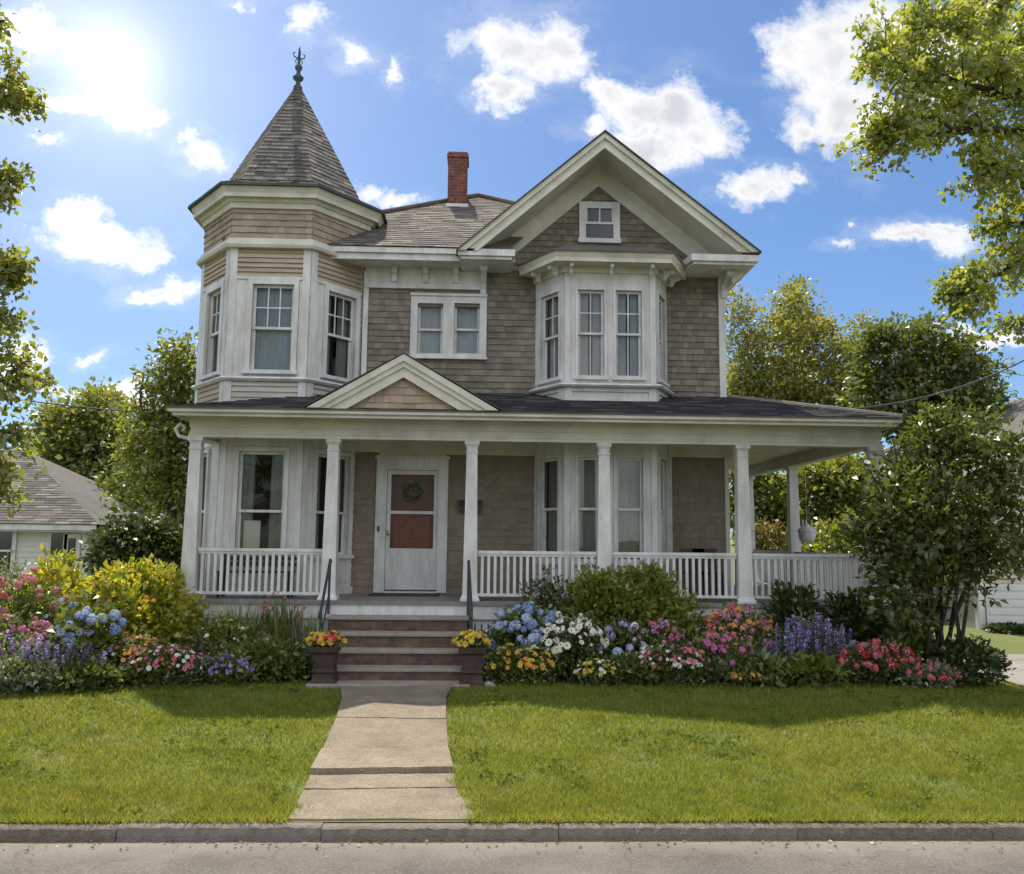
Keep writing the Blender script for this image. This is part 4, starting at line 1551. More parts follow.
def blob_points(blobs, n_clump, per, clump_r, shell=(.55, 1.0), flat=.7, lump=.18):
    """clumps of points over the shells of ellipsoids [(x,y,z,rx,ry,rz)]; returns points and outward directions"""
    B = np.array(blobs, float)
    wgt = (B[:, 3] * B[:, 5]) ** .9
    ci = rng.choice(len(B), n_clump, p=wgt / wgt.sum())
    d = unit(rng.normal(size=(n_clump, 3)))
    d[:, 2] = np.where(d[:, 2] < -.55, -d[:, 2], d[:, 2])
    r = rng.uniform(shell[0] ** 2, shell[1] ** 2, n_clump) ** .5 * (1 + lump * rng.normal(size=n_clump))
    c = B[ci, :3] + d * r[:, None] * B[ci, 3:6]
    cr = clump_r * rng.uniform(.6, 1.4, n_clump)
    k = np.repeat(np.arange(n_clump), per)
    g = rng.normal(size=(len(k), 3)) * np.array([1, 1, flat])
    p = c[k] + g * cr[k][:, None] * .5
    out = unit(d[k] * .6 + g * .8 + np.array([0, 0, .15]))
    return p, out, c


def limb_curve(a, b, sag=0.0, n=6, wob=.06):
    a, b = np.asarray(a, float), np.asarray(b, float)
    L = np.linalg.norm(b - a)
    pts = []
    ph = rng.normal(size=3)
    for i in range(n + 1):
        t = i / n
        p = a + (b - a) * t
        p = p + np.array([math.sin(t * 3.1 + ph[0]) * ph[1], math.sin(t * 4 + ph[2]) * ph[0], 0]) * wob * L * math.sin(math.pi * t)
        p[2] += sag * L * math.sin(math.pi * t)
        pts.append(tuple(p))
    return pts


def trunk_mesh(name, mat, base, parent, top, r0, targets, rt=.35, fork=.45, seg=7):
    m = MB()
    base, top = np.asarray(base, float), np.asarray(top, float)
    pts = limb_curve(base, top, 0, 7, .03)
    m.tube(pts, [r0 * (1.25 if i == 0 else 1) * (1 - .75 * i / 7) for i in range(8)], 9)
    for t in targets:
        f = rng.uniform(fork, .9)
        s = np.array(pts[int(f * 7)])
        q = limb_curve(s, t, .08, 6, .08)
        rr = r0 * (1 - .75 * f) * .6
        m.tube(q, [rr * (1 - .8 * i / 6) + .008 for i in range(7)], 5)
    return m.build(name, mat, parent, smooth=True)


def tree(name, label, cat, base, blobs, n_clump, per, clump_r, leaf, mat, trunk_r=.18, bark='bark', group=None, flat=.7, W=.55, targets=10, shell=(.5, 1.0), lump=.18, top=None, fork=.35):
    t = thing(name, label, cat, tuple(base), group)
    p, d, c = blob_points(blobs, n_clump, per, clump_r, shell, flat, lump)
    T = unit(d + rng.normal(size=d.shape) * .7 + np.array([0, 0, -.25]))
    V = leaf_quads(p, T, leaf * rng.uniform(.6, 1.3, len(p)), W)
    newobj('crown', quads_mesh('crown', V, mat), None, t).matrix_parent_inverse = Matrix.Translation(-Vector(base))
    B = np.array(blobs)
    tp = top if top is not None else (B[:, :3] * (B[:, 3:4])).sum(0) / B[:, 3].sum()
    sel = c[rng.choice(len(c), min(targets, len(c)), replace=False)]
    trunk_mesh('trunk', M[bark], base, t, tp, trunk_r, sel, fork=fork)
    return t


def bl(px, py, rpx, Y, ry=None, fl=1.0):
    p = at(px, py, Y)
    r = rpx * Y / FPX
    return (p.x, p.y, p.z, r, r if ry is None else ry, r * fl)


LF = {}
LF['maple_far'] = leafm('dark_maple_leaf', [(.075, .115, .018), (.115, .155, .026), (.17, .20, .036), (.085, .125, .02)], .55, posvar=.3)
LF['bright_far'] = leafm('yellow_green_leaf', [(.21, .23, .04), (.28, .28, .055), (.17, .195, .036), (.33, .31, .075)], .6, posvar=.25)
LF['mid_far'] = leafm('mid_green_leaf', [(.13, .175, .03), (.19, .225, .04), (.25, .265, .055), (.10, .14, .025)], .58, posvar=.3)
LF['near_l'] = leafm('olive_green_leaf', [(.19, .235, .04), (.25, .285, .055), (.31, .32, .075), (.14, .18, .032)], .64, posvar=.2)
LF['near_r'] = leafm('olive_maple_leaf', [(.22, .28, .05), (.28, .33, .065), (.34, .37, .095), (.17, .22, .04)], .66, posvar=.15)
LF['dogwood'] = leafm('dark_glossy_leaf', [(.07, .105, .02), (.10, .135, .027), (.15, .175, .045), (.045, .07, .014)], .5, gloss=.04, rough=.35, posvar=.25)
LF['dark_shrub'] = leafm('dark_shrub_leaf', [(.035, .06, .014), (.055, .085, .018), (.08, .11, .025)], .35, gloss=.05, posvar=.2)
LF['shrub'] = leafm('green_shrub_leaf', [(.13, .175, .025), (.20, .24, .036), (.27, .29, .05), (.14, .19, .028)], .5, posvar=.25)
LF['gold'] = leafm('golden_leaf', [(.34, .36, .03), (.48, .46, .045), (.52, .44, .04), (.17, .24, .03), (.38, .42, .05), (.12, .18, .025)], .5, posvar=.2)
LF['green'] = leafm('bed_green_leaf', [(.085, .13, .024), (.13, .18, .036), (.175, .215, .05), (.07, .11, .021)], .35, posvar=.25)
LF['silver'] = leafm('silver_green_leaf', [(.16, .20, .10), (.22, .265, .15), (.10, .14, .055), (.29, .33, .21)], .3, posvar=.2)
LF['lime'] = leafm('lime_leaf', [(.12, .165, .025), (.18, .22, .04), (.09, .13, .02)], .4, posvar=.2)
LF['orange'] = leafm('orange_bush_leaf', [(.24, .15, .03), (.12, .13, .03), (.28, .19, .05), (.1, .12, .03)], .4, posvar=.2)

# ------------------------------------------------------------------ background trees
# left side
tree('maple_tree', 'tall pale green tree rising close behind the turret, left of the house', 'tree', (at(172, 560, 21).x, 21, .35),
     [bl(180, 372, 20, 21), bl(162, 398, 16, 21), bl(186, 405, 26, 21), bl(150, 425, 18, 21), bl(176, 350, 10, 21), bl(188, 345, 9, 21), bl(152, 380, 8, 21), bl(142, 455, 22, 21.5), bl(178, 450, 36, 21), bl(138, 408, 9, 21), bl(160, 495, 34, 21), bl(190, 480, 30, 21)], 330, 26, .42, .15, LF['mid_far'], .2, group='trees behind the lawn on the left', lump=.3)
tree('maple_tree', 'broad bushy green tree between the grey roofed neighbour house and the turret', 'tree', (at(100, 560, 33).x, 33, .35),
     [bl(75, 440, 30, 33), bl(110, 455, 34, 33), bl(95, 410, 18, 33), bl(60, 470, 34, 33), bl(130, 490, 36, 33), bl(95, 490, 40, 33), bl(55, 425, 14, 33), bl(85, 520, 40, 33)], 420, 30, .6, .26, LF['mid_far'], .3, group='trees behind the lawn on the left')
tree('maple_tree', 'slim feathery pale tree poking above the bushy tree at left', 'tree', (at(103, 560, 36).x, 36, .35),
     [bl(104, 405, 13, 36), bl(98, 425, 16, 36), bl(112, 420, 12, 36)], 80, 26, .5, .26, LF['bright_far'], .15, group='trees behind the lawn on the left')
tree('dark_shrub', 'large round dark green shrub at the left corner of the porch', 'shrub', (at(138, 575, 17).x, 17, .35),
     [bl(120, 552, 24, 17), bl(150, 548, 28, 17), bl(172, 556, 20, 17), bl(138, 570, 36, 17)], 260, 36, .25, .12, LF['dark_shrub'], .05, targets=6)
tree('hedge', 'dense leafy green hedge behind the shrub beside the garage', 'hedge', (at(120, 560, 27).x, 27, .35),
     [bl(100, 540, 34, 27), bl(150, 528, 34, 27), bl(130, 500, 30, 27), bl(60, 545, 34, 27)], 240, 30, .45, .2, LF['maple_far'], .08, targets=4)
# right side
tree('conifer_tree', 'tall yellow green tree with feathery spires behind the right side of the house', 'tree', (at(795, 560, 30).x, 30, .35),
     [bl(793, 310, 12, 30, fl=2.2), bl(775, 345, 24, 30), bl(805, 345, 22, 30), bl(745, 350, 24, 30), bl(760, 385, 38, 30), bl(815, 385, 42, 30), bl(848, 360, 16, 30, fl=1.6), bl(740, 320, 10, 30, fl=2), bl(780, 420, 50, 30), bl(840, 410, 36, 30), bl(735, 400, 30, 30), bl(768, 318, 7, 30, fl=2), bl(822, 332, 9, 30, fl=2), bl(862, 335, 8, 30, fl=2), bl(732, 300, 6, 30, fl=2)],
     760, 26, .5, .17, LF['bright_far'], .25, group='trees behind the house on the right', lump=.28)
tree('conifer_tree', 'thin sparse spire of grey green needles above the yellow green tree', 'tree', (at(798, 560, 33).x, 33, .35),
     [bl(797, 300, 10, 33, fl=2.2), bl(790, 330, 15, 33, fl=1.3), bl(808, 326, 13, 33, fl=1.2)], 70, 22, .5, .2, LF['mid_far'], .16, group='trees behind the house on the right', top=tuple(at(797, 290, 33)), targets=16)
tree('maple_tree', 'dark round maple tree behind the porch roof on the right', 'tree', (at(925, 560, 26).x, 26, .35),
     [bl(885, 352, 24, 26), bl(930, 352, 32, 26), bl(965, 385, 32, 26), bl(910, 395, 36, 26), bl(895, 425, 30, 26), bl(950, 425, 40, 26), bl(985, 405, 18, 26), bl(870, 390, 20, 26), bl(985, 450, 22, 26), bl(1000, 430, 20, 26)], 460, 36, .48, .2, LF['maple_far'], .3, group='trees behind the house on the right', lump=.2)
tree('maple_tree', 'leafy dark tree seen under the side porch roof', 'tree', (at(815, 560, 25).x, 25, .35),
     [bl(770, 500, 30, 25), bl(815, 495, 34, 25), bl(850, 485, 34, 25), bl(780, 540, 34, 25), bl(830, 535, 34, 25), bl(880, 500, 34, 25), bl(870, 540, 34, 25), bl(738, 480, 18, 25), bl(745, 520, 26, 25)], 420, 36, .4, .2, LF['mid_far'], .2, group='trees behind the house on the right')
tree('orange_bush', 'small orange tinted bush behind the side porch railing', 'bush', (at(768, 560, 21).x, 21, .35),
     [bl(768, 540, 20, 21), bl(755, 552, 16, 21), bl(785, 550, 15, 21)], 60, 24, .2, .12, LF['orange'], .04, targets=3)
tree('green_bush', 'light green bush filling the gap beside the rear porch post', 'bush', (at(840, 560, 20.5).x, 20.5, .35),
     [bl(835, 545, 22, 20.5), bl(862, 540, 22, 20.5), bl(815, 560, 20, 20.5)], 90, 26, .25, .14, LF['shrub'], .05, targets=3)


# ------------------------------------------------------------------ near trees: limbs, twigs, leaves in sprays
def spray_tree(name, label, base, limbs, leafmat, leaf, twig_len=.8, twigs=14, group=None, r0=.2, per=9, droop=.15, bark='bark_dark', W=.75, only_from=.36, trunk_pts=None, outward=1):
    t = thing(name, label, 'tree', tuple(base), group)
    w = MB()
    tp_ = np.array(trunk_pts, float)
    k_t = len(tp_)
    w.tube(trunk_pts, [r0 * (1.35 if i == 0 else 1) * (1 - .85 * i / (k_t - 1)) for i in range(k_t)], 10)

    def on_trunk(z):
        return np.array([np.interp(z, tp_[:, 2], tp_[:, 0]), np.interp(z, tp_[:, 2], tp_[:, 1]), min(max(z, tp_[0, 2]), tp_[-1, 2])])
    limbs = [([tuple(on_trunk(np.asarray(p[0])[2] - .55)), *p], r_, tl_, nt_) for p, r_, tl_, nt_ in limbs]   # every limb leaves the trunk
    for z_ in np.linspace(tp_[-1, 2] * .45, tp_[-1, 2] - .1, 8):      # the far side of the crown
        a_ = on_trunk(z_)
        d_ = np.array([outward * rng.uniform(.5, 1.0), rng.uniform(-.7, .5), rng.uniform(.25, .8)])
        b_ = a_ + unit(d_) * rng.uniform(1.8, 3.0)
        limbs.append(([tuple(a_), tuple((a_ + b_) / 2 + np.array([0, 0, .2])), tuple(b_)], .06, .8, 34))
    LP, LT = [], []

    def leaves_at(p, d, n, spread):
        q = p + rng.normal(size=(n, 3)) * spread
        LP.append(q)
        LT.append(unit(np.asarray(d) * .5 + rng.normal(size=(n, 3)) * .75 + np.array([0, 0, -.35])))
    for pts, r, tl, nt_ in limbs:
        pts = [np.asarray(p, float) for p in pts]
        # resample
        dense = []
        for a, b in zip(pts, pts[1:]):
            for k_ in range(6): dense.append(a + (b - a) * k_ / 6)
        dense.append(pts[-1])
        dense = np.array(dense) + rng.normal(size=(len(dense), 3)) * .03
        m_ = len(dense)
        w.tube([tuple(p) for p in dense], [r * (1 - .85 * i / (m_ - 1)) + .006 for i in range(m_)], 6)
        for _ in range(nt_):
            f = rng.uniform(only_from, 1.0)
            i = min(int(f * (m_ - 1)), m_ - 2)
            s = dense[i]
            ax = unit(dense[i + 1] - dense[i])
            d = unit(ax * .8 + rng.normal(size=3) * .75 + np.array([0, 0, .05 - droop]))
            L = tl * rng.uniform(.5, 1.15) * (1.1 - .4 * f)
            e = s + d * L + np.array([0, 0, -droop * L * .5])
            mid = (s + e) / 2 + np.array([0, 0, .06 * L])
            w.tube([tuple(s), tuple(mid), tuple(e)], [.011, .008, .004], 4, False)
            for t_ in np.linspace(.25, 1, 5):
                p = s + (e - s) * t_ + np.array([0, 0, .06 * L * math.sin(math.pi * t_)])
                d2 = unit(d + rng.normal(size=3) * .9)
                q = p + d2 * L * .28 * rng.uniform(.5, 1.2)
                w.tube([tuple(p), tuple(q)], [.005, .003], 3, False)
                leaves_at(q, d2, per, leaf * .75)
                leaves_at(p, d2, per // 3, leaf * .6)
    P = np.concatenate(LP); T = np.concatenate(LT)
    V = leaf_quads(P, T, leaf * rng.uniform(.65, 1.25, len(P)), W)
    newobj('crown', quads_mesh('crown', V, leafmat), None, t).matrix_parent_inverse = Matrix.Translation(-Vector(base))
    w.build('trunk', M[bark], t, smooth=True)
    return t


def pp(*a): return [tuple(at(px, py, Y)) for px, py, Y in a]


bR = (9.0, 10.0, float(lz(9.0, 10)))
spray_tree('overhanging_maple_tree', 'olive green maple with branches hanging into the upper right sky', bR,
           [(pp((1240, 60, 10), (1120, 70, 9.7), (1000, 95, 9.4), (925, 80, 9.2), (880, 55, 9.2)), .06, .8, 46),
            (pp((1200, -60, 10.2), (1060, -20, 9.8), (960, 20, 9.5), (905, 35, 9.4)), .06, .75, 42),
            (pp((1230, 110, 9.6), (1100, 130, 9.4), (1000, 130, 9.2), (930, 122, 9.0), (880, 130, 9.0)), .05, .62, 40),
            (pp((1240, 180, 9.6), (1120, 190, 9.3), (1030, 175, 9.1), (965, 165, 9.0)), .045, .6, 34),
            (pp((1240, 230, 9.5), (1130, 250, 9.2), (1040, 250, 9.0), (985, 278, 8.9), (950, 292, 8.9)), .04, .45, 36),
            (pp((1240, 260, 9.4), (1120, 300, 9.2), (1060, 315, 9.0), (1012, 325, 8.9)), .03, .4, 14),
            (pp((1240, 20, 10.4), (1100, 20, 10.6), (990, 50, 10.8), (950, 60, 10.8)), .05, .9, 32),
            (pp((1240, 150, 9.9), (1110, 160, 10.0), (1030, 100, 10.0), (985, 60, 10.0)), .04, .7, 28),
            (pp((1240, 200, 9.9), (1110, 215, 9.9), (1040, 215, 9.8), (1000, 225, 9.8)), .035, .5, 26)],
           LF['near_r'], .078, group=None, r0=.22, per=13,
           trunk_pts=[bR, (9.05, 10.0, 1.5), (8.95, 10.0, 3.2), (8.85, 10.0, 5.0), (8.6, 10.0, 7.5)])
bLf = (-7.75, 9.6, float(lz(-7.75, 9.6)))
spray_tree('overhanging_oak_tree', 'olive green tree with leafy branch ends reaching in along the left edge', bLf,
           [(pp((-190, 30, 9.6), (-90, 30, 9.4), (-20, 25, 9.2), (0, 20, 9.2)), .05, .5, 22),
            (pp((-190, 110, 9.6), (-80, 115, 9.3), (-10, 100, 9.2), (6, 92, 9.1)), .05, .5, 26),
            (pp((-190, 150, 9.6), (-80, 170, 9.3), (-20, 180, 9.2), (2, 186, 9.1)), .045, .42, 20),
            (pp((-190, 230, 9.6), (-90, 250, 9.3), (-20, 268, 9.1), (8, 268, 9.1)), .045, .42, 22),
            (pp((-190, 280, 9.6), (-80, 310, 9.3), (-10, 318, 9.1), (12, 312, 9.1)), .045, .45, 22),
            (pp((-190, 340, 9.6), (-80, 370, 9.3), (-10, 380, 9.1), (22, 370, 9.0)), .05, .5, 24),
            (pp((-190, 380, 9.6), (-80, 420, 9.3), (-20, 430, 9.1), (6, 440, 9.0)), .05, .5, 22),
            (pp((-190, 420, 9.6), (-80, 460, 9.3), (-30, 470, 9.1), (0, 480, 9.0)), .04, .4, 18)],
           LF['near_l'], .08, group=None, r0=.24, per=9, droop=.25, outward=-1,
           trunk_pts=[bLf, (-7.75, 9.6, 1.5), (-7.85, 9.6, 3.2), (-7.8, 9.6, 5.0), (-7.75, 9.6, 8.0)])
# the multi-stemmed small tree by the right corner of the porch
bD = tuple(gp(938, 655)); bD = (at(938, 640, 12.9).x, 12.9, float(lz(5.9, 12.9)))
t = thing('dogwood_tree', 'small multi stemmed tree with dark trunks and glinting leaves at the right porch corner', 'tree', bD)
w = MB()
tips = []
for px, py, Y in ((868, 470, 12.7), (890, 440, 12.9), (905, 500, 12.5), (925, 430, 13.0), (940, 415, 12.8), (958, 430, 12.7), (975, 440, 12.9), (1000, 450, 12.8), (1015, 500, 12.7), (985, 510, 12.5), (945, 480, 12.4), (1020, 470, 13.1), (915, 460, 13.3), (880, 510, 12.8)):
    e = np.array(at(px, py, Y))
    s = np.array(bD) + np.array([rng.normal() * .12, rng.normal() * .1, 0])
    mid = s + (e - s) * .5 + np.array([(s[0] - e[0]) * .18, 0, .12])
    q = []
    for i in range(9):
        u = i / 8
        q.append(s * (1 - u) ** 2 + 2 * mid * u * (1 - u) + e * u * u + rng.normal(size=3) * .02 * (i > 0))
    w.tube([tuple(p) for p in q], [.034 * (1 - .8 * i / 8) + .005 for i in range(9)], 6)
    for _ in range(7):
        i = rng.integers(3, 8)
        d = unit(rng.normal(size=3) + np.array([0, 0, .3]))
        f = q[i] + d * rng.uniform(.25, .6)
        w.tube([tuple(q[i]), tuple((q[i] + f) / 2 + rng.normal(size=3) * .03), tuple(f)], [.014, .01, .005], 4, False)
        tips.append(f)
w.build('trunk', M['bark_dark'], t, smooth=True)
BD = [bl(897, 490, 30, 12.8), bl(932, 458, 34, 12.9), bl(970, 452, 34, 12.8), bl(1000, 480, 30, 12.8), bl(905, 520, 42, 12.6), bl(960, 520, 46, 12.7), bl(1010, 525, 30, 12.8), bl(930, 420, 16, 12.9), bl(872, 505, 16, 12.7), bl(885, 560, 24, 12.6), bl(925, 575, 24, 12.5), bl(1015, 455, 18, 13), bl(905, 590, 26, 12.5), bl(960, 580, 30, 12.6), bl(990, 560, 24, 12.7), bl(880, 530, 26, 12.6), bl(940, 545, 34, 12.6), bl(862, 540, 10, 12.6), bl(1024, 560, 18, 12.8), bl(960, 408, 10, 12.9), bl(990, 425, 12, 12.9), bl(915, 620, 16, 12.6), bl(890, 600, 16, 12.5)]
p, d, c = blob_points(BD, 640, 17, .24, (.2, 1.1), .8, .28)
T = unit(d + rng.normal(size=d.shape) * .8 + np.array([0, 0, -.2]))
V = leaf_quads(p, T, .12 * rng.uniform(.5, 1.3, len(p)), .55)
p_dog = p
newobj('crown', quads_mesh('crown', V, LF['dogwood']), None, t).matrix_parent_inverse = Matrix.Translation(-Vector(bD))
petal_w = leafm('cream_white_petal', [(.62, .62, .54), (.70, .70, .64), (.5, .52, .42)], .3)


# ------------------------------------------------------------------ flowers
PET = {}


def petalm(key, cols): PET[key] = leafm(key + '_petal', cols, .3, gloss=.03, tmul=(1.1, 1.0, 1.0))


petalm('pink', [(.55, .13, .24), (.65, .24, .33), (.45, .08, .18), (.72, .38, .42)])
petalm('rose', [(.55, .06, .10), (.62, .16, .16), (.42, .03, .07), (.70, .3, .25)])
petalm('magenta', [(.52, .10, .32), (.60, .2, .42), (.40, .06, .25)])
petalm('blue', [(.19, .26, .50), (.27, .36, .58), (.36, .46, .66), (.14, .2, .42)])
petalm('paleblue', [(.40, .48, .66), (.52, .58, .72), (.28, .36, .6)])
petalm('purple', [(.22, .14, .42), (.32, .22, .52), (.16, .09, .32), (.40, .30, .55)])
petalm('lavender', [(.34, .30, .56), (.44, .40, .62), (.26, .2, .46), (.5, .45, .66)])
petalm('white', [(.72, .72, .64), (.78, .78, .72), (.62, .64, .52)])
petalm('yellow', [(.66, .46, .04), (.72, .55, .08), (.58, .36, .02)])
petalm('orange', [(.66, .27, .05), (.7, .38, .1), (.6, .18, .05)])
petalm('red', [(.5, .025, .03), (.6, .05, .05), (.4, .015, .02)])
petalm('centre', [(.5, .32, .03), (.4, .24, .02)])


def fmesh(kind, key):
    """a flower head about its own origin, z up"""
    nm = {'ball': 'flower_head', 'daisy': 'flower_head', 'truss': 'flower_head', 'spike': 'flower_spike', 'bloom': 'flower_head'}[kind]
    mats = [PET[key], PET['centre'], M['stem']]
    if kind == 'ball':
        d = unit(rng.normal(size=(75, 3))); d = d[d[:, 2] > -.55]
        V = leaf_quads(d * .075, unit(np.cross(d, rng.normal(size=d.shape))), .055, .9, .1, face=d)
        V2 = leaf_quads(d * .075, -unit(np.cross(d, rng.normal(size=d.shape))), .05, .9, .1, face=d)
        V = np.concatenate([V, V2]); mi = np.zeros(len(V))
    elif kind == 'daisy':
        k_ = 10
        a = np.arange(k_) * 2 * np.pi / k_
        d = np.stack([np.cos(a), np.sin(a), np.full(k_, .22)], 1)
        V = leaf_quads(d * .006, d, .05, .55, .05, face=np.tile([0, 0, 1.0], (k_, 1)))
        a = np.arange(6) * np.pi / 3
        d2 = np.stack([np.cos(a), np.sin(a), np.full(6, .05)], 1)
        C = leaf_quads(np.tile([0, 0, .014], (6, 1)), d2, .014, 1.1, .0, face=np.tile([0, 0, 1.0], (6, 1)))
        V = np.concatenate([V, C]); mi = np.r_[np.zeros(k_), np.ones(6)]
    elif kind == 'truss':
        d = unit(rng.normal(size=(26, 3)) + [0, 0, .8])
        c_ = d * np.array([.05, .05, .055])
        Vs = []
        for cc, dd in zip(c_, d):
            s = unit(np.cross(dd, [.3, .5, .2])); u_ = np.cross(dd, s)
            a = np.arange(4) * np.pi / 2 + rng.uniform(0, 3)
            pd = np.cos(a)[:, None] * s + np.sin(a)[:, None] * u_ + dd * .25
            Vs.append(leaf_quads(np.tile(cc, (4, 1)), pd, .024, .85, .05, face=np.tile(dd, (4, 1))))
        V = np.concatenate(Vs); mi = np.zeros(len(V))
    elif kind == 'spike':
        h = .24
        n_ = 70
        z = rng.uniform(0, h, n_); a = rng.uniform(0, 2 * np.pi, n_)
        r = .021 * (1 - z / h) ** .6
        d = np.stack([np.cos(a), np.sin(a), np.full(n_, .5)], 1)
        V = leaf_quads(np.stack([np.cos(a) * r * .4, np.sin(a) * r * .4, z], 1), d, .026, .7, .1)
        mi = np.zeros(n_)
    else:                                    # bloom: a cupped flower of two whorls
        Vs = []
        for k_, tilt, L, r0 in ((6, .35, .055, .004), (5, .9, .042, .003)):
            a = np.arange(k_) * 2 * np.pi / k_ + rng.uniform(0, 1)
            d = np.stack([np.cos(a), np.sin(a), np.full(k_, tilt)], 1)
            Vs.append(leaf_quads(d * r0, d, L, .85, -.1, face=np.tile([0, 0, 1.0], (k_, 1))))
        V = np.concatenate(Vs); mi = np.zeros(len(V))
    me = quads_mesh(nm, V, mats, mi)
    return nm, me


FM = {}


def plant(name, label, cat, px, ytop, wpx, Y, ybot=None, leafm_='green', leaf=.08, n=900, flowers=None, ry=.3, group=None, W=.5, gx=None, dome=.55, zbase=None, top_only=False, style='mound', fsize=1.0, lean=.25):
    """a bed plant: a leafy mound or tuft with flower heads on it; px, ytop, wpx are where its top stands in the photo"""
    top = at(px, ytop, Y)
    x = top.x
    gz = float(lz(x, Y)) + .02 if zbase is None else zbase
    h = max(top.z - gz, .12)
    rx = wpx * Y / FPX / 2
    t = thing(name, label, cat, (x, Y, gz), group)
    inv = Matrix.Translation(-Vector((x, Y, gz)))
    st = MB()
    if style == 'mound':
        n = int(n * 1.5)
        d = unit(rng.normal(size=(n, 3))); d[:, 2] = np.abs(d[:, 2]) * 1.1 - .12
        r = rng.uniform(.3, 1.02, n) ** .5
        lum = 1 + .17 * np.sin(d[:, 0] * 5 + px) * np.sin(d[:, 2] * 6 + px * .3) + .12 * np.sin(d[:, 1] * 9 + d[:, 0] * 7 + px)
        c0 = np.array([x, Y, gz + h * (1 - dome)])
        P = c0 + d * (r * lum)[:, None] * np.array([rx, ry, h * dome])
        # leafy skirts below the dome
        low = rng.random(n) < .35
        P[low, 2] = gz + rng.uniform(.02, 1, low.sum()) * (P[low, 2] - gz)
        T = unit(d * .8 + rng.normal(size=d.shape) * .6 + np.array([0, 0, .15]))
        V = leaf_quads(P, T, leaf * rng.uniform(.6, 1.35, n), W)
        for k_ in range(9):
            a = rng.uniform(0, 6.28); q = c0 + np.array([math.cos(a) * rx * .6, math.sin(a) * ry * .6, h * dome * .5])
            st.tube([(x + rng.normal() * .04, Y + rng.normal() * .04, gz - .02), tuple((q + np.array([x, Y, gz])) / 2 + rng.normal(size=3) * .03), tuple(q)], [.012, .009, .005], 4, False)
    else:                                    # tuft of upright blades or broad basal leaves
        a = rng.uniform(0, 2 * np.pi, n)
        rr = rng.uniform(0, .45, n)
        P = np.stack([x + np.cos(a) * rr * rx, Y + np.sin(a) * rr * ry, np.full(n, gz)], 1)
        tl = np.stack([np.cos(a) * rx * lean * 3, np.sin(a) * ry * lean * 3, np.full(n, h)], 1)
        T = unit(tl + rng.normal(size=tl.shape) * .12 * h)
        V = leaf_quads(P, T, h * rng.uniform(.55, 1.05, n), W, .05)
    o = newobj('foliage', quads_mesh('foliage', V, LF[leafm_]), None, t)
    o.matrix_parent_inverse = inv
    c0 = np.array([x, Y, gz + h * (1 - dome)])
    for kind, key, cnt, sc, band in (flowers or []):
        for _ in range(int(cnt * (1.55 if kind in ('truss', 'bloom', 'spike') else 1.15))):
            if kind + key not in FM or rng.random() < .0: FM[kind + key] = [fmesh(kind, key) for _k in range(3)]
            nm, me = FM[kind + key][rng.integers(0, 3)]
            for _try in range(20):
                d = unit(rng.normal(size=3)); d[2] = abs(d[2])
                d[1] = -abs(d[1]) if rng.random() < .8 else d[1]
                if band[0] <= d[2] <= band[1]: break
            rx_, h_ = rx * .97, h * dome
            q = c0 + d * np.array([rx_, ry, h_]) * rng.uniform(.92, 1.08)
            if kind == 'spike':
                u_ = rng.uniform(-1, 1)
                q = np.array([x + u_ * rx, Y + rng.uniform(-1, .6) * ry, gz + h * rng.uniform(.45, .95) * (1 - .25 * u_ * u_)]) - np.array([0, 0, .2 * sc])
                q[2] = max(q[2], gz + .05)
                rot = (rng.normal() * .10, rng.normal() * .10, rng.uniform(0, 6.28))
                foot_p = (q[0] * .8 + x * .2, q[1] * .8 + Y * .2, gz)
                st.tube([foot_p, tuple(q + np.array([0, 0, .1 * sc]))], [.006, .004], 4, False)
            else:
                out = unit(d + np.array([0, -.25, .45]) + rng.normal(size=3) * .25)
                rot = Vector(out).to_track_quat('Z', 'Y').to_euler()
                st.tube([tuple(c0 + (q - c0) * .35), tuple(q)], [.005, .004], 4, False)
            s = sc * FS[kind] * rng.uniform(.5, 1.25)
            f = newobj(nm, me, None, t, scale=(s, s, s), rot=rot, loc=tuple(q))
            f.matrix_parent_inverse = inv
    if st.V:
        st.build('stem', M['stem'], t).matrix_parent_inverse = inv
    return t


ANY, UP = (0, 1), (.3, 1)
FS = {'ball': .8, 'truss': .74, 'bloom': .72, 'daisy': .72, 'spike': 1.05}
GB = 'flowering plants in the beds'
# ---- left bed, back to front
plant('golden_shrub', 'large golden yellow leaved shrub by the left end of the porch', 'shrub', 140, 561, 128, 13.4, leafm_='gold', leaf=.125, n=5200, ry=.75, flowers=[('bloom', 'orange', 14, 1.0, (.4, 1))], dome=.62)
plant('golden_shrub', 'yellow leaved shrub with a pink bloom, further left than the large golden one', 'shrub', 62, 559, 90, 14.0, leafm_='gold', leaf=.12, n=2800, ry=.6, flowers=[('truss', 'rose', 5, 1.3, (.2, .9))], dome=.6)
plant('wild_shrub', 'grey green shrub at the far left end of the bed', 'shrub', 8, 562, 80, 14.6, leafm_='silver', leaf=.08, n=1200, ry=.5)
plant('phlox', 'pink and rose flowering phlox left of the yellow shrub, upper row', 'flowers', 20, 580, 100, 13.0, leafm_='green', leaf=.09, n=1300, ry=.4, flowers=[('truss', 'pink', 14, 1.35, UP), ('truss', 'rose', 12, 1.25, UP)], group=GB)
plant('phlox', 'pale pink phlox in front of the yellow leaved shrubs', 'flowers', 78, 592, 60, 12.9, leafm_='lime', leaf=.09, n=800, ry=.35, flowers=[('truss', 'paleblue', 6, 1.0, UP), ('truss', 'pink', 4, 1.0, UP)], group=GB)
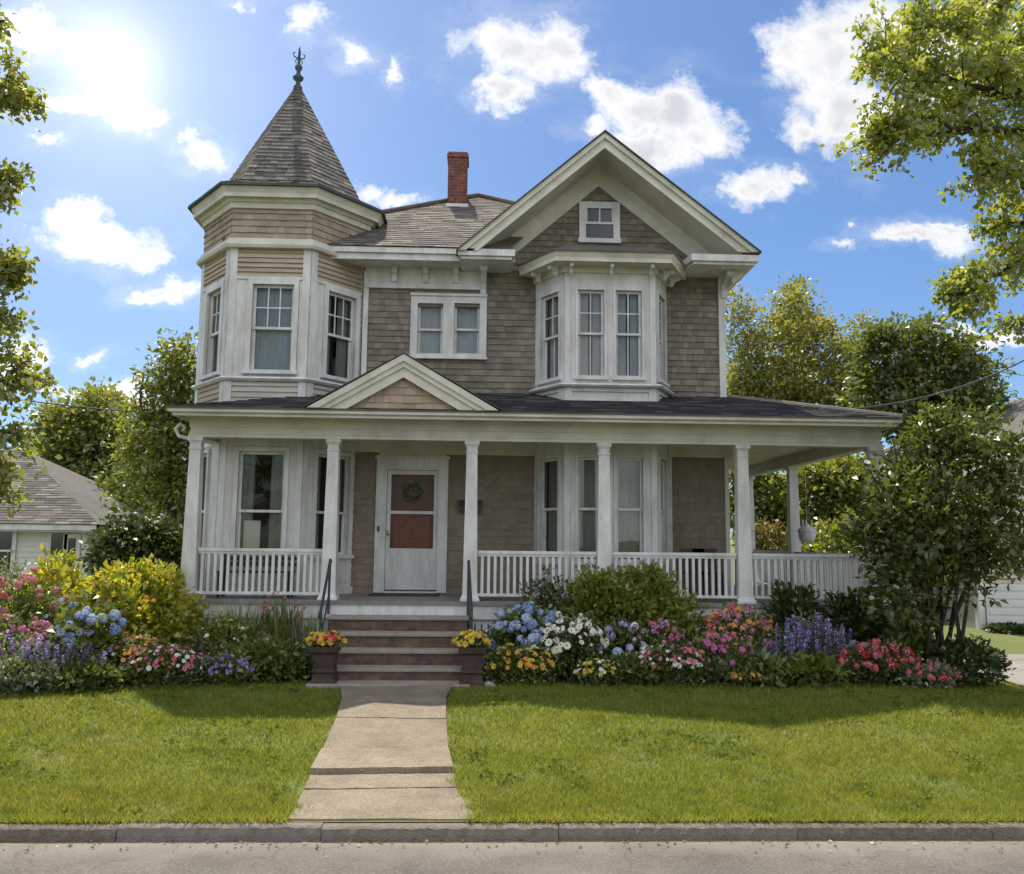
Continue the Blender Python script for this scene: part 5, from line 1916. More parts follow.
plant('phlox', 'bright pink phlox above the purple spikes at the left edge', 'flowers', 18, 618, 90, 12.4, leafm_='green', leaf=.08, n=900, ry=.3, flowers=[('truss', 'magenta', 12, 1.35, UP), ('truss', 'pink', 10, 1.35, UP)], group=GB)
plant('hydrangea', 'blue hydrangea with round heads below the golden shrub', 'flowers', 92, 604, 80, 12.4, leafm_='lime', leaf=.12, n=800, ry=.4, W=.65, flowers=[('ball', 'blue', 13, .95, (0, .95)), ('ball', 'paleblue', 14, .9, (.1, 1))], group=GB)
plant('salvia', 'row of purple salvia spikes below the pink phlox at the left edge', 'flowers', 28, 634, 130, 12.0, leafm_='silver', leaf=.07, n=700, ry=.25, flowers=[('spike', 'purple', 26, 1.2, ANY), ('spike', 'lavender', 22, 1.2, ANY)], group=GB)
plant('salvia', 'clump of lavender spikes under the blue hydrangea', 'flowers', 75, 640, 60, 12.0, leafm_='green', leaf=.07, n=300, ry=.2, flowers=[('spike', 'lavender', 22, 1.15, ANY)], group=GB)
plant('ground_cover_plant', 'low silvery green plant at the left lawn edge', 'plant', 18, 660, 90, 11.75, leafm_='silver', leaf=.085, n=1000, ry=.25)
plant('ground_cover_plant', 'low leafy green plant under the lavender spikes at the lawn edge', 'plant', 80, 664, 80, 11.9, leafm_='green', leaf=.09, n=1000, ry=.25, W=.6)
plant('rose_bush', 'low rose bush with red and yellow blooms below the golden shrub', 'flowers', 132, 634, 70, 12.4, leafm_='shrub', leaf=.06, n=1100, ry=.35, flowers=[('bloom', 'rose', 16, 1.0, ANY), ('bloom', 'orange', 16, .9, ANY), ('bloom', 'white', 10, .85, ANY)], group=GB)
plant('rose_bush', 'low bush of small pink and white blooms at the left lawn edge', 'flowers', 165, 646, 80, 12.2, leafm_='green', leaf=.06, n=1100, ry=.3, flowers=[('bloom', 'pink', 26, .95, ANY), ('bloom', 'white', 24, .9, ANY), ('bloom', 'rose', 10, .9, ANY)], group=GB)
plant('petunia', 'low purple petunias at the lawn edge left of the green mound', 'flowers', 222, 656, 64, 12.35, leafm_='green', leaf=.07, n=600, ry=.22, flowers=[('bloom', 'purple', 26, 1.05, ANY), ('bloom', 'lavender', 14, 1.0, ANY)], group=GB)
plant('green_mound_plant', 'leafy dark green mound beside the left planter', 'plant', 270, 640, 90, 12.75, leafm_='green', leaf=.09, n=2000, ry=.3, flowers=[('bloom', 'purple', 5, .9, (0, .4))])
plant('green_mound_plant', 'mid green bush with a few white blooms under the porch skirt left of the steps', 'plant', 225, 617, 74, 13.1, leafm_='shrub', leaf=.075, n=1500, ry=.35, flowers=[('bloom', 'white', 9, .9, ANY)])
plant('tall_grass_plant', 'grassy clump in front of the left porch skirt', 'plant', 240, 596, 60, 13.4, leafm_='silver', leaf=.1, n=160, ry=.15, style='tuft', W=.045, lean=.18)
plant('tall_grass_plant', 'grassy clump with red flowers in front of the left railing', 'plant', 282, 594, 56, 13.4, leafm_='green', leaf=.1, n=160, ry=.15, style='tuft', W=.045, lean=.18, flowers=[('truss', 'rose', 9, .7, (.5, 1)), ('spike', 'magenta', 16, .9, ANY)])
plant('tall_grass_plant', 'pale grassy clump right beside the left handrail', 'plant', 308, 612, 36, 13.3, leafm_='silver', leaf=.1, n=110, ry=.15, style='tuft', W=.05, lean=.15)
plant('salvia', 'few tall blue spikes between the golden shrub and the green mound', 'flowers', 205, 625, 26, 13.0, leafm_='green', leaf=.06, n=160, ry=.15, flowers=[('spike', 'lavender', 9, 1.1, ANY)], group=GB)
# ---- right bed
plant('round_shrub', 'large rounded green shrub in front of the porch railing', 'shrub', 624, 567, 152, 13.35, leafm_='shrub', leaf=.115, n=8500, ry=.45, dome=.62, W=.46)
plant('round_shrub', 'smaller darker green shrub on the left side of the large rounded one', 'shrub', 548, 575, 60, 13.4, leafm_='dark_shrub', leaf=.09, n=900, ry=.3)
plant('hydrangea', 'blue hydrangea right of the steps', 'flowers', 528, 606, 84, 13.0, leafm_='green', leaf=.11, n=900, ry=.35, W=.65, flowers=[('ball', 'blue', 22, 1.05, (.0, 1)), ('ball', 'paleblue', 16, 1.0, ANY)], group=GB)
plant('daisy_plant', 'white daisies massed in front of the blue hydrangea', 'flowers', 572, 614, 74, 12.75, leafm_='green', leaf=.07, n=900, ry=.3, flowers=[('daisy', 'white', 44, 1.5, (.05, 1)), ('truss', 'white', 14, 1.1, ANY)], group=GB)
plant('daisy_plant', 'small white daisies beside the right handrail', 'flowers', 500, 622, 34, 12.95, leafm_='lime', leaf=.06, n=350, ry=.2, flowers=[('daisy', 'white', 20, 1.0, ANY)], group=GB)
plant('marigold_plant', 'yellow flowering marigold bush at the lawn edge beside the right planter', 'flowers', 518, 645, 70, 12.5, leafm_='lime', leaf=.06, n=1100, ry=.25, flowers=[('bloom', 'yellow', 30, 1.15, ANY), ('bloom', 'orange', 10, 1.05, ANY)], group=GB)
plant('daisy_plant', 'white daisies between the marigold bush and the large daisies', 'flowers', 540, 640, 40, 12.62, leafm_='green', leaf=.06, n=300, ry=.2, flowers=[('daisy', 'white', 14, 1.3, ANY)], group=GB)
plant('marigold_plant', 'small yellow and white flowering plant at the lawn edge below the daisies', 'flowers', 596, 659, 44, 12.45, leafm_='lime', leaf=.06, n=500, ry=.2, flowers=[('bloom', 'yellow', 14, .95, ANY), ('bloom', 'white', 12, .9, ANY)], group=GB)
plant('ground_cover_plant', 'small plain green plant between yellow and pink flowers at the lawn edge', 'plant', 630, 655, 46, 12.5, leafm_='green', leaf=.08, n=600, ry=.2)
plant('hydrangea', 'pale blue and violet hydrangea under the rounded shrub', 'flowers', 622, 622, 58, 12.9, leafm_='green', leaf=.1, n=500, ry=.3, flowers=[('ball', 'paleblue', 7, 1.0, ANY), ('ball', 'lavender', 9, 1.0, ANY), ('ball', 'white', 4, .9, ANY)], group=GB)
plant('phlox', 'mauve and pink phlox under the right end of the rounded shrub', 'flowers', 658, 622, 56, 12.85, leafm_='green', leaf=.07, n=600, ry=.3, flowers=[('truss', 'magenta', 8, 1.0, UP), ('truss', 'pink', 10, 1.1, UP), ('truss', 'lavender', 6, .9, UP)], group=GB)
plant('rose_bush', 'low pink and white roses at the lawn edge below the mauve phlox', 'flowers', 672, 644, 74, 12.5, leafm_='green', leaf=.06, n=900, ry=.25, flowers=[('bloom', 'pink', 18, 1.1, ANY), ('bloom', 'white', 20, 1.0, ANY), ('bloom', 'rose', 8, 1.0, ANY)], group=GB)
plant('phlox', 'pink phlox with magenta heads below the salmon flowers', 'flowers', 718, 634, 76, 12.6, leafm_='green', leaf=.07, n=900, ry=.25, flowers=[('truss', 'magenta', 14, 1.15, ANY), ('truss', 'pink', 12, 1.15, ANY), ('truss', 'orange', 5, .8, UP)], group=GB)
plant('azalea', 'tall salmon and orange flowering bush before the porch skirt', 'flowers', 738, 606, 74, 13.05, leafm_='lime', leaf=.07, n=1000, ry=.35, flowers=[('truss', 'orange', 18, 1.0, UP), ('truss', 'pink', 26, 1.15, ANY), ('truss', 'rose', 8, 1.0, UP)], group=GB)
plant('marigold_plant', 'tiny orange and yellow flowering plant at the lawn edge below the pink phlox', 'flowers', 746, 668, 28, 12.4, leafm_='green', leaf=.06, n=260, ry=.15, flowers=[('bloom', 'yellow', 6, 1.0, ANY), ('bloom', 'orange', 6, 1.0, ANY)], group=GB)
plant('salvia', 'broad bank of blue violet salvia spikes right of the salmon bush', 'flowers', 806, 616, 92, 12.9, leafm_='green', leaf=.07, n=700, ry=.3, flowers=[('spike', 'lavender', 52, 1.3, ANY), ('spike', 'purple', 22, 1.25, ANY), ('spike', 'blue', 14, 1.2, ANY)], group=GB)
plant('dark_leafy_shrub', 'dark leafy shrub before the railing right of the front column', 'shrub', 793, 583, 58, 13.4, leafm_='dark_shrub', leaf=.13, n=900, ry=.25, W=.5)
plant('dark_leafy_shrub', 'dark broad leaved shrub beside the stone pier', 'shrub', 852, 594, 66, 13.35, leafm_='dark_shrub', leaf=.15, n=900, ry=.28, W=.45)
plant('hosta', 'low bright hosta at the lawn edge below the salvia', 'plant', 812, 656, 60, 12.4, leafm_='lime', leaf=.15, n=260, ry=.25, W=.42)
plant('hosta', 'low yellow green hosta left of the brighter one below the salvia', 'plant', 768, 656, 44, 12.45, leafm_='green', leaf=.13, n=260, ry=.22, W=.42)
plant('azalea', 'red and coral flowering low bush in front of the pier', 'flowers', 876, 642, 84, 12.6, leafm_='green', leaf=.07, n=1000, ry=.3, flowers=[('truss', 'rose', 26, 1.15, ANY), ('truss', 'red', 10, 1.0, ANY), ('truss', 'pink', 12, 1.0, ANY)], group=GB)
plant('azalea', 'low coral pink flowers at the lawn edge under the small tree', 'flowers', 930, 664, 60, 12.4, leafm_='silver', leaf=.07, n=700, ry=.2, flowers=[('truss', 'rose', 14, .95, ANY), ('truss', 'pink', 8, .9, ANY)], group=GB)
plant('ground_cover_plant', 'dense dark green mound at the right end of the bed', 'plant', 965, 640, 74, 12.6, leafm_='dark_shrub', leaf=.09, n=1500, ry=.35)
plant('ground_cover_plant', 'leafy light green plant at the foot of the small tree', 'plant', 905, 622, 52, 13.1, leafm_='lime', leaf=.12, n=700, ry=.3)
# planters' flowers
x, y, z = PLANTERS[0]
plant('planter_flowers', 'red and yellow flowers growing in the left clay planter', 'flowers', 325, 632, 38, y, leafm_='lime', leaf=.06, n=160, ry=.2, zbase=z - .07, flowers=[('bloom', 'yellow', 22, 1.1, ANY), ('bloom', 'orange', 10, 1.0, ANY), ('bloom', 'red', 13, 1.1, (.3, 1))], group='flowers in the planters')
x, y, z = PLANTERS[1]
plant('planter_flowers', 'bright yellow flowers growing in the right clay planter', 'flowers', 471, 632, 34, y, leafm_='lime', leaf=.06, n=160, ry=.2, zbase=z - .07, flowers=[('bloom', 'yellow', 34, 1.15, ANY)], group='flowers in the planters')
# white blossoms on the small tree
dt = [o for o in bpy.data.objects if o.name == 'dogwood_tree'][0]
bm_me = FM['daisywhite'][0][1]
for k_ in range(9):
    q = p_dog[rng.integers(0, len(p_dog))]
    f = newobj('blossom', bm_me, None, dt, loc=tuple(q + np.array([0, -.06, .02])), rot=(rng.uniform(.4, 1.4), 0, rng.uniform(-.6, .6)), scale=(1.0, 1.0, 1.0))
    f.matrix_parent_inverse = Matrix.Translation(-dt.location)

# wreath greenery
wc = FD.p(cu, zw(492, 410), -.08)
n_ = 500
a = rng.uniform(0, 2 * np.pi, n_)
rr = .13 + rng.normal(size=n_) * .03
P = np.stack([wc.x + np.cos(a) * rr, np.full(n_, wc.y) + rng.normal(size=n_) * .012, wc.z + np.sin(a) * rr], 1)
T = np.stack([-np.sin(a), -.3 + 0 * a, np.cos(a)], 1) + rng.normal(size=(n_, 3)) * .6
T[:, 1] = np.minimum(T[:, 1], 0)
o = newobj('greenery', quads_mesh('greenery', leaf_quads(P, T, .06 * rng.uniform(.6, 1.3, n_), .4), LF['green']), None, wr)
o.matrix_parent_inverse = PINV[wr.name]

# small stones by the planters
for px, py, r, lab in ((322, 684.5, .14, 'flat pale stone lying at the foot of the left planter'), (489, 686, .07, 'small grey stone at the lawn edge by the right planter')):
    c = gp(px, py)
    m = MB()
    m.lathe((c.x, c.y - .08, c.z), [(r * .9, -.02), (r, .03), (r * .8, .06), (r * .3, .075)], 9, sx=1.2)
    m.V = [(v[0] + random.uniform(-.015, .015), v[1] + random.uniform(-.015, .015), v[2] + random.uniform(-.008, .008)) for v in m.V]
    tag(m.build('garden_stone', M['stone'], None, smooth=True), lab, 'stone', 'stones at the bed edge')

# ------------------------------------------------------------------ grass
def grass():
    xs_, ys_ = [], []
    for (y0, y1, dens) in ((YK + .085, 8.2, 6200), (8.2, 9.4, 4200), (9.4, 11.0, 2700), (11.0, 12.7, 1800), (12.7, 14, 700)):
        n = int((y1 - y0) * 20.8 * dens * .8)
        xs_.append(rng.uniform(-9.6, 11.2, n)); ys_.append(rng.uniform(y0, y1, n))
    x, y = np.concatenate(xs_), np.concatenate(ys_)
    vis = np.abs(x - .037 * y) < y * .66 + 1.7
    x, y = x[vis], y[vis]
    pl = np.interp(y, [p.y for p in EL[::-1]], [p.x for p in EL[::-1]])
    pr = np.interp(y, [p.y for p in ER[::-1]], [p.x for p in ER[::-1]])
    e = -.02 + .05 * np.sin(y * 7 + x) + .04 * np.sin(y * 19 + 1) + rng.normal(size=len(x)) * .035
    k = ~((x > pl + .02 + e) & (x < pr - .02 - e) & (y < 12.6))
    k &= ~inpoly(x, y + rng.normal(size=len(x)) * .03, BL_P) & ~inpoly(x, y + rng.normal(size=len(x)) * .03, BR_P) & ~inpoly(x, y, DRIVE)
    k &= ~((x > SX0 - .08) & (x < SX1 + .08) & (y > 12.2))
    # thin worn patches
    bare = np.sin(x * 2.1 + 1.3) * np.sin(y * 3.1 + x) + .5 * np.sin(x * 5.3 + 2 * y)
    k &= rng.random(len(x)) > np.clip((bare - .75) * 1.2, 0, .5)
    x, y = x[k], y[k]
    n = len(x)
    z = lz(x, y) - .004
    far = smooth((y - 7.3) / 4.5)
    tuft = .8 + .5 * np.sin(x * 3.7 + np.sin(y * 4)) * np.sin(y * 5.1 + x)
    h = (.042 + .018 * rng.random(n)) * (.75 + .35 * tuft) * (1 + .5 * (rng.random(n) < .05))
    edge = (y < YK + .2)
    h = np.where(edge, h * 1.35, h)
    w = (.0042 + .003 * far) * rng.uniform(.8, 1.3, n)
    a = rng.uniform(0, 2 * np.pi, n)
    ln = rng.uniform(.2, 1.0, n) * h
    b = rng.uniform(0, 2 * np.pi, n)
    tip = np.stack([x + np.cos(b) * ln, y + np.sin(b) * ln - np.where(edge, h * .5, 0), z + h], 1)
    s = np.stack([np.cos(a) * w, np.sin(a) * w, np.zeros(n)], 1)
    base = np.stack([x, y, z], 1)
    V = np.stack([base - s, base + s, tip], 1)
    m, nt, out = _mat('grass_blade')
    nn = N(nt)
    geo = nn('NewGeometry')
    Pn = geo.outputs['Position']
    col = nn.ramp(geo.outputs['Random Per Island'], [(0, (.13, .19, .03)), (.35, (.185, .24, .04)), (.75, (.245, .28, .055)), (1, (.33, .31, .09))])
    big = nn('TexNoise', Vector=Pn, Scale=.8, Detail=6.0, Roughness=.65).outputs['Fac']
    md = nn('TexNoise', Vector=Pn, Scale=3.2, Detail=4.0, Roughness=.6).outputs['Fac']
    col = nn.mix(nn.maprange(big, .5, .66, 0, .65), col, (.32, .30, .085))
    col = nn.mix(nn.maprange(md, .48, .68, 0, .75), col, (.105, .15, .025))
    d = nn('BsdfDiffuse', Color=col)
    tr = nn('BsdfTranslucent', Color=nn.mix(1.0, col, (1.4, 1.25, .6), 'MULTIPLY'))
    mx = nn('MixShader', i0=.5, i1=d.outputs[0], i2=tr.outputs[0])
    nt.links.new(mx.outputs[0], out.inputs[0])
    o = newobj('grass', quads_mesh('grass', V, m, nv=3), None)
    tag(o, 'short sunlit lawn grass on both sides of the path', 'grass', None, 'stuff')
    print('grass blades', n)


grass()
n_ = 900
wx, wy = rng.uniform(-7, 8.5, n_), rng.uniform(YK + .2, 12.2, n_)
wk = (np.sin(wx * 1.9 + .5) * np.sin(wy * 2.3 + wx * .7) > .25) & ((wx < np.interp(wy, [p.y for p in EL[::-1]], [p.x for p in EL[::-1]]) - .1) | (wx > np.interp(wy, [p.y for p in ER[::-1]], [p.x for p in ER[::-1]]) + .1)) & ~inpoly(wx, wy, BL_P) & ~inpoly(wx, wy, BR_P)
wx, wy = np.repeat(wx[wk], 9) , np.repeat(wy[wk], 9)
wa_ = rng.uniform(0, 6.28, len(wx))
P = np.stack([wx + rng.normal(size=len(wx)) * .03, wy + rng.normal(size=len(wx)) * .03, lz(wx, wy) + .035], 1)
T = np.stack([np.cos(wa_), np.sin(wa_), rng.uniform(.0, .6, len(wx))], 1)
tag(newobj('clover', quads_mesh('clover', leaf_quads(P, T, rng.uniform(.03, .07, len(wx)), .55), leafm('clover_leaf', [(.09, .13, .025), (.12, .165, .035), (.15, .18, .045)], .3, gloss=0.0)), None), 'clover and broad weeds growing in the lawn', 'weeds', None, 'stuff')

# grit and leaf litter along the gutter
n_ = 260
P = np.stack([rng.uniform(-6, 7, n_), YK - np.abs(rng.normal(size=n_)) * .14 - .01, np.full(n_, .012)], 1)
T = rng.normal(size=(n_, 3)); T[:, 2] = np.abs(T[:, 2]) * .2
tag(newobj('leaf_litter', quads_mesh('leaf_litter', leaf_quads(P, T, .035 * rng.uniform(.4, 1.3, n_), .6), leafm('dry_leaf', [(.16, .10, .05), (.10, .065, .035), (.22, .16, .08)], .1)), None), 'dry leaf litter scattered along the gutter', 'litter', None, 'stuff')


# ------------------------------------------------------------------ neighbours
def siding(m, F, u0, u1, v0, v1, c=.14):
    shingles(m, F, [(u0, v0), (u1, v0), (u1, v1), (u0, v1)], c, (20, 30), .025, jit=0, gap=0)


# left house, hipped grey roof
t = thing('neighbour_house', 'low white neighbour house with a grey hipped roof at the far left', 'house', (-16, 26, .3))
yh = 22.0
xe = at(99, 530, yh).x
ez = at(60, 527, yh - .4).z
rt = at(24, 450, 25.5)
m = MB()
Fh = Fr((0, yh, 0), XP, NEG)
siding(m, Fh, -26, xe - .25, .3, ez)
m.box(-26, xe - .25, yh, yh + 7, .2, ez)
m.build('wall', M['siding_white'], t)
m = MB()
m.box(xe - .37, xe - .21, yh - .05, yh + .1, .3, ez - .14)
m.box(-26, xe + .1, yh - .42, yh - .36, ez - .08, ez + .06)
m.box(-26, xe + .04, yh - .36, yh, ez - .12, ez - .09)
m.build('eave_trim', M['white'], t)
m = MB()
e0 = (-26.5, yh - .45, ez + .07); e1 = (xe + .2, yh - .45, ez + .07); rr_ = (rt.x, 25.5, rt.z); rl = (-26.5, 25.5, rt.z); e2 = (xe + .2, yh + 7.4, ez + .07)
m.add([e0, e1, rr_, rl, e2, (-26.5, yh + 7.4, ez + .07)], [(0, 1, 2, 3), (1, 4, 2), (2, 4, 5, 3)])
m.build('roof', M['roof_grey'], t)
s = MB()
v = (Vector(rl) - Vector(e0)).normalized()
F = Fr(Vector(e1), XP, XP.cross(v), v)
Lr = (Vector(rl) - Vector(e0)).length
shingles(s, F, [(-9, 0), (0, 0), (rt.x - e1[0], Lr), (-9, Lr)], .14, (.2, .4), .014)
s.build('roof_shingles', M['roof_grey'], t)
for p0, p1, y0, y1 in ((-40, 13, 531, 572), (52, 64, 533, 580), (69, 77, 538, 580)):
    ux0, ux1 = at(p0, 545, yh).x, at(p1, 545, yh).x
    z1, z0 = at(60, y0, yh).z, at(60, y1, yh).z
    m = MB()
    for a, b, c, d in ((ux0 - .1, ux0, z0, z1 + .1), (ux1, ux1 + .1, z0, z1 + .1), (ux0, ux1, z1, z1 + .1), (ux0, ux1, (z0 + z1) / 2 - .02, (z0 + z1) / 2 + .03)):
        m.fbox(Fh, a, b, c, d, .0, .06)
    wn = m.build('window', M['white'], t)
    m = MB(); m.fbox(Fh, ux0, ux1, z0, z1, .0, .045); m.build('pane', M['window_dark'], wn)
# garage between the shrub and the porch
t = thing('garage', 'small pale garage with a low gabled roof behind the left end of the porch', 'garage', (at(185, 530, 28).x, 28, .3))
xg, zg = at(190, 497, 26).x, at(190, 497, 26).z
m = MB()
z_e = at(150, 524, 26).z
x_e = at(150, 524, 26).x
m.prism([(x_e + .3, 26.1, .2), (2 * xg - x_e - .3, 26.1, .2), (2 * xg - x_e - .3, 26.1, z_e - .1), (xg, 26.1, zg - .15), (x_e + .3, 26.1, z_e - .1)], (0, 6, 0))
m.build('wall', M['siding_tan'], t)
m = MB()
for sg in (-1, 1):
    xe_ = xg + sg * (xg - x_e)
    m.prism([(xe_, 25.8, z_e - .18), (xg, 25.8, zg - .18), (xg, 25.8, zg), (xe_, 25.8, z_e)], (0, .06, 0))
m.build('rake_trim', M['white'], t)
m = MB()
for sg in (-1, 1):
    xe_ = xg + sg * (xg - x_e)
    m.prism([(xe_, 25.75, z_e + .004), (xg, 25.75, zg + .004), (xg, 25.75, zg + .07), (xe_, 25.75, z_e + .07)], (0, 6.6, 0))
m.build('roof', M['roof_grey'], t)
# right house
t = thing('neighbour_house', 'pale neighbour house with a grey gabled roof behind the small tree at right', 'house', (12.5, 24, .3))
yh = 21.0
x0 = at(976, 560, yh).x
Fh = Fr((0, yh, 0), XP, NEG)
ez = at(1000, 462, yh).z
m = MB()
x1 = x0 + 9.0
pk = ((x0 + x1) / 2, ez + 2.3)
m.prism([(x0, yh, .2), (x1, yh, .2), (x1, yh, ez), (pk[0], yh, pk[1]), (x0, yh, ez)], (0, 9, 0))
siding(m, Fh, x0, x1, .9, ez)
m.build('wall', M['siding_tan'], t)
m = MB()
for xa, xb in ((x0 - .5, pk[0]), (x1 + .5, pk[0])):
    sl = (pk[1] - ez) / (pk[0] - x0)
    za = ez - .5 * sl
    m.prism([(xa, yh - .5, za), (xb, yh - .5, pk[1]), (xb, yh - .5, pk[1] + .14), (xa, yh - .5, za + .14)], (0, 9.8, 0))
m.build('roof', M['roof_grey'], t)
m = MB()
for xa, xb in ((x0 - .5, pk[0]), (x1 + .5, pk[0])):
    za = ez - .5 * sl
    m.prism([(xa, yh - .54, za - .16), (xb, yh - .54, pk[1] - .16), (xb, yh - .54, pk[1] + .02), (xa, yh - .54, za + .02)], (0, .035, 0))
m.box(x0 - .04, x0 + .12, yh - .06, yh + .1, .3, ez - .3)
m.build('trim', M['white'], t)
m = MB()
ga, gb = at(986, 600, yh - .06).x, at(1045, 600, yh - .06).x
z0, z1 = at(1000, 624, yh).z, at(1000, 584, yh).z
m.fbox(Fh, ga, gb, z0, z1, .03, .07)
for i in range(5):
    zz = z0 + (z1 - z0) * (i + .5) / 5
    m.fbox(Fh, ga + .06, gb - .06, zz - .06, zz + .06, .071, .085)
m.build('door', M['siding_white'], t)
m = MB(); m.box(x0, x1, yh - .03, yh + .01, .25, .88); m.build('foundation', M['stone'], t)
plant('dark_leafy_shrub', 'low dark shrub at the foot of the pale neighbour house', 'shrub', 1008, 630, 40, 20.2, leafm_='dark_shrub', leaf=.12, n=500, ry=.5)
# wires
def wire(name, label, pts, r, sag=.0):
    m = MB()
    (a, b) = pts
    a, b = Vector(a), Vector(b)
    q = []
    for i in range(15):
        t_ = i / 14
        p = a.lerp(b, t_); p.z -= sag * 4 * t_ * (1 - t_)
        q.append(p)
    m.tube(q, r, 5)
    tag(m.build(name, M['iron'], None, smooth=True), label, 'wire', 'overhead wires')


wire('utility_wire', 'thin overhead wire crossing the sky left of the turret', (at(-60, 388, 24), at(196, 416, 24)), .018, .1)
wire('utility_wire', 'dark cable running from the porch roof up to the right', (at(800, 411, 16.5), at(1060, 340, 20)), .02, .45)
# ================================================================== SKY AND LIGHT
SUN_DIR = Vector((-1.45, 5.3, 11.1)).normalized()          # towards the sun
el = math.asin(SUN_DIR.z)
az = math.atan2(SUN_DIR.x, SUN_DIR.y)                      # clockwise from +y
sd_ = bpy.data.lights.new('sun', 'SUN')
sd_.energy = 3.4
sd_.angle = R(.55)
sd_.color = (1.0, .92, .78)
so = bpy.data.objects.new('sun', sd_)
COL.objects.link(so)
so.rotation_euler = (-SUN_DIR).to_track_quat('-Z', 'Y').to_euler()

W = bpy.data.worlds.new('World')
S.world = W
W.use_nodes = True
nt = W.node_tree
nt.nodes.clear()
n = N(nt)
out = nt.nodes.new('ShaderNodeOutputWorld')
sky = n('TexSky', _set={'sky_type': 'NISHITA', 'sun_disc': False, 'sun_elevation': el, 'sun_rotation': az, 'altitude': 50, 'air_density': 1.0, 'dust_density': .6, 'ozone_density': 1.6})
tc = n('TexCoord')
D = n('VectorMath', _set={'operation': 'NORMALIZE'}, i0=tc.outputs['Generated']).outputs[0]
sx = n('SeparateXYZ', i0=D)
dx, dy, dz = sx.outputs
dyc = n.math('MAXIMUM', dy, .08)
u = n.math('DIVIDE', dx, dyc)
v = n.math('DIVIDE', dz, dyc)
front = n.maprange(dy, .1, .25, 0, 1)
uv = n('CombineXYZ', i0=u, i1=v).outputs[0]
# warped coordinates for ragged cloud edges
w1 = n('TexNoise', Vector=uv, Scale=7.0, Detail=6.0, Roughness=.62).outputs['Color']
w2 = n('TexNoise', Vector=uv, Scale=22.0, Detail=7.0, Roughness=.72).outputs['Color']
wa = n('VectorMath', _set={'operation': 'MULTIPLY_ADD'}, i0=w1, i1=(.11, .085, 0.), i2=uv).outputs[0]
wb = n('VectorMath', _set={'operation': 'MULTIPLY_ADD'}, i0=w2, i1=(.05, .04, 0.), i2=wa).outputs[0]
wv = n('VectorMath', _set={'operation': 'SUBTRACT'}, i0=wb, i1=(.08, .0625, 0.)).outputs[0]


def duv(px, py):
    d = ray(px, py)
    return d.x / d.y, d.z / d.y


CLOUDS = [(522, 55, 72, 40, 1), (500, 95, 35, 22, .9), (560, 45, 40, 40, 1), (590, 130, 30, 14, .7),
          (640, 105, 62, 34, 1), (680, 110, 50, 44, 1), (655, 150, 60, 34, 1), (610, 95, 36, 22, .9), (700, 140, 36, 26, .8),
          (825, 60, 66, 62, 1), (850, 110, 60, 48, 1), (880, 40, 60, 60, 1), (790, 50, 34, 40, .9), (800, 120, 40, 26, .8), (940, 60, 60, 60, .9),
          (750, 185, 40, 24, .9), (738, 190, 30, 18, .8), (792, 172, 16, 10, .7),
          (915, 236, 60, 14, .9), (935, 228, 30, 12, .8), (845, 246, 18, 8, .6), (848, 224, 8, 8, .6), (975, 333, 36, 12, .7), (1010, 330, 30, 10, .6),
          (100, 236, 78, 26, 1), (75, 222, 40, 22, 1), (140, 250, 44, 18, .8), (170, 292, 40, 12, .75), (190, 282, 22, 14, .75), (155, 296, 30, 8, .6),
          (30, 36, 50, 16, .5), (85, 104, 60, 12, .7), (140, 122, 34, 14, .8), (15, 25, 46, 26, .75), (50, 138, 20, 10, .6), (205, 150, 26, 16, .55), (190, 132, 14, 10, .5),
          (300, 15, 22, 24, .7), (245, 5, 20, 12, .7), (396, 70, 12, 14, .65), (350, 48, 18, 12, .5), (398, 196, 30, 14, .75), (375, 190, 20, 10, .5),
          (100, 352, 20, 7, .6), (110, 392, 70, 12, .7), (20, 350, 36, 20, .7), (10, 370, 40, 20, .7), (140, 405, 40, 10, .6), (60, 385, 30, 8, .55), (300, -60, 80, 30, .8), (700, -90, 120, 50, .9), (-150, 150, 100, 60, .9), (1200, 250, 120, 60, .9)]
dens = None
for px, py, rx, ry, s in CLOUDS:
    cu_, cv_ = duv(px, py)
    ru, rv = abs(duv(px + rx, py)[0] - cu_), abs(duv(px, py - ry)[1] - cv_)
    q = n('VectorMath', _set={'operation': 'SUBTRACT'}, i0=wv, i1=(cu_, cv_, 0.))
    q = n('VectorMath', _set={'operation': 'MULTIPLY'}, i0=q.outputs[0], i1=(1 / ru, 1 / rv, 0.))
    L = n('VectorMath', _set={'operation': 'LENGTH'}, i0=q.outputs[0]).outputs['Value']
    e = n.math('MULTIPLY', n.math('SUBTRACT', 1.0, L), s)
    dens = e if dens is None else n.math('MAXIMUM', dens, e)
fb = n('TexNoise', Vector=uv, Scale=15.0, Detail=9.0, Roughness=.68).outputs['Fac']
dens = n.math('ADD', dens, n.math('MULTIPLY', n.math('SUBTRACT', fb, .5), 1.75))
fmask = n.math('MULTIPLY', n.maprange(dens, .0, .5, 0, 1), front)
veil = n.math('MULTIPLY', n.maprange(dens, -.55, .35, 0, .5), n.maprange(n('TexNoise', Vector=n('VectorMath', _set={'operation': 'MULTIPLY'}, i0=wa, i1=(4., 11., 1.)).outputs[0], Scale=1.0, Detail=7.0, Roughness=.65).outputs['Fac'], .42, .75, 0, 1))
fmask = n.math('MAXIMUM', fmask, n.math('MULTIPLY', veil, front))
# bright clouds added out of view behind the camera as fill for the facade
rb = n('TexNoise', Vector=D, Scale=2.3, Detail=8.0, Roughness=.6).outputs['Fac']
rear_fill_mask = n.math('MULTIPLY', n.maprange(rb, .44, .58, 0, 1), n.maprange(dy, .05, -.1, 0, 1))
mask = n.math('MAXIMUM', fmask, rear_fill_mask)
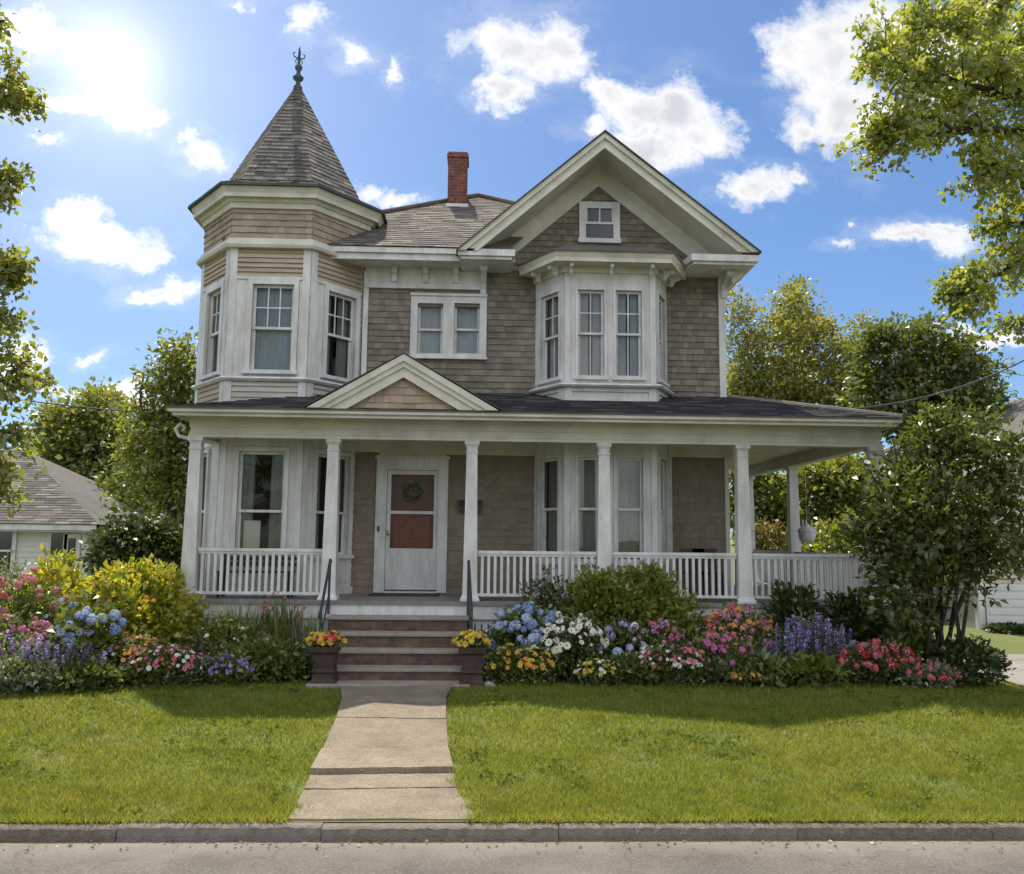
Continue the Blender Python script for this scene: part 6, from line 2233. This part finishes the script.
# backlit clouds: grey cores, bright rims
sh_ = n('TexNoise', Vector=n('VectorMath', _set={'operation': 'ADD'}, i0=uv, i1=(0., .03, 0.)).outputs[0], Scale=11.0, Detail=6.0).outputs['Fac']
core = n.math('MULTIPLY', n.maprange(dens, .3, .85, 0, 1), n.maprange(sh_, .38, .6, .35, 1))
CLB = 7.0
REAR_FILL = 14.0  # raised above the visible clouds so the rear sky lights the shaded facade
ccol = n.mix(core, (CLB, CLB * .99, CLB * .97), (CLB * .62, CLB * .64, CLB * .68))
ccol = n.mix(n.maprange(dy, .05, -.1, 0, 1), ccol, (REAR_FILL, REAR_FILL, REAR_FILL))
skyc = n.mix(1.0, sky.outputs[0], (.53, .67, .84), 'MULTIPLY')
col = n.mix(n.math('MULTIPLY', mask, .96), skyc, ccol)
# the bright sun behind thin cloud, upper left
gd = ray(110, 64).normalized()
ca = n('VectorMath', _set={'operation': 'DOT_PRODUCT'}, i0=D, i1=tuple(gd)).outputs['Value']
ca = n.math('MAXIMUM', ca, 0.0)
gl = n.math('ADD', n.math('MULTIPLY', n.math('POWER', ca, 14.0), 1.1), n.math('ADD', n.math('MULTIPLY', n.math('POWER', ca, 12000.0), 14.0), n.math('ADD', n.math('MULTIPLY', n.math('POWER', ca, 1100.0), 3.6), n.math('MULTIPLY', n.math('POWER', ca, 90.0), 1.7))))
glc = n.mix(1.0, n('CombineColor', i0=gl, i1=gl, i2=gl), (1.0, .97, .88), 'MULTIPLY')
col = n.mix(1.0, col, glc, 'ADD')
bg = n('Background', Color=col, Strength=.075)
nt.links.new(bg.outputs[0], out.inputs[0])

S.view_settings.view_transform = 'Standard'
S.view_settings.look = 'None'
S.view_settings.exposure = 1.1
S.view_settings.gamma = 1
S.view_settings.use_curve_mapping = False
W.cycles.sampling_method = 'MANUAL'
W.cycles.sample_map_resolution = 512
S.cycles.max_bounces = 8
S.cycles.diffuse_bounces = 4
S.cycles.transmission_bounces = 4
S.cycles.transparent_max_bounces = 16
S.cycles.use_denoising = True
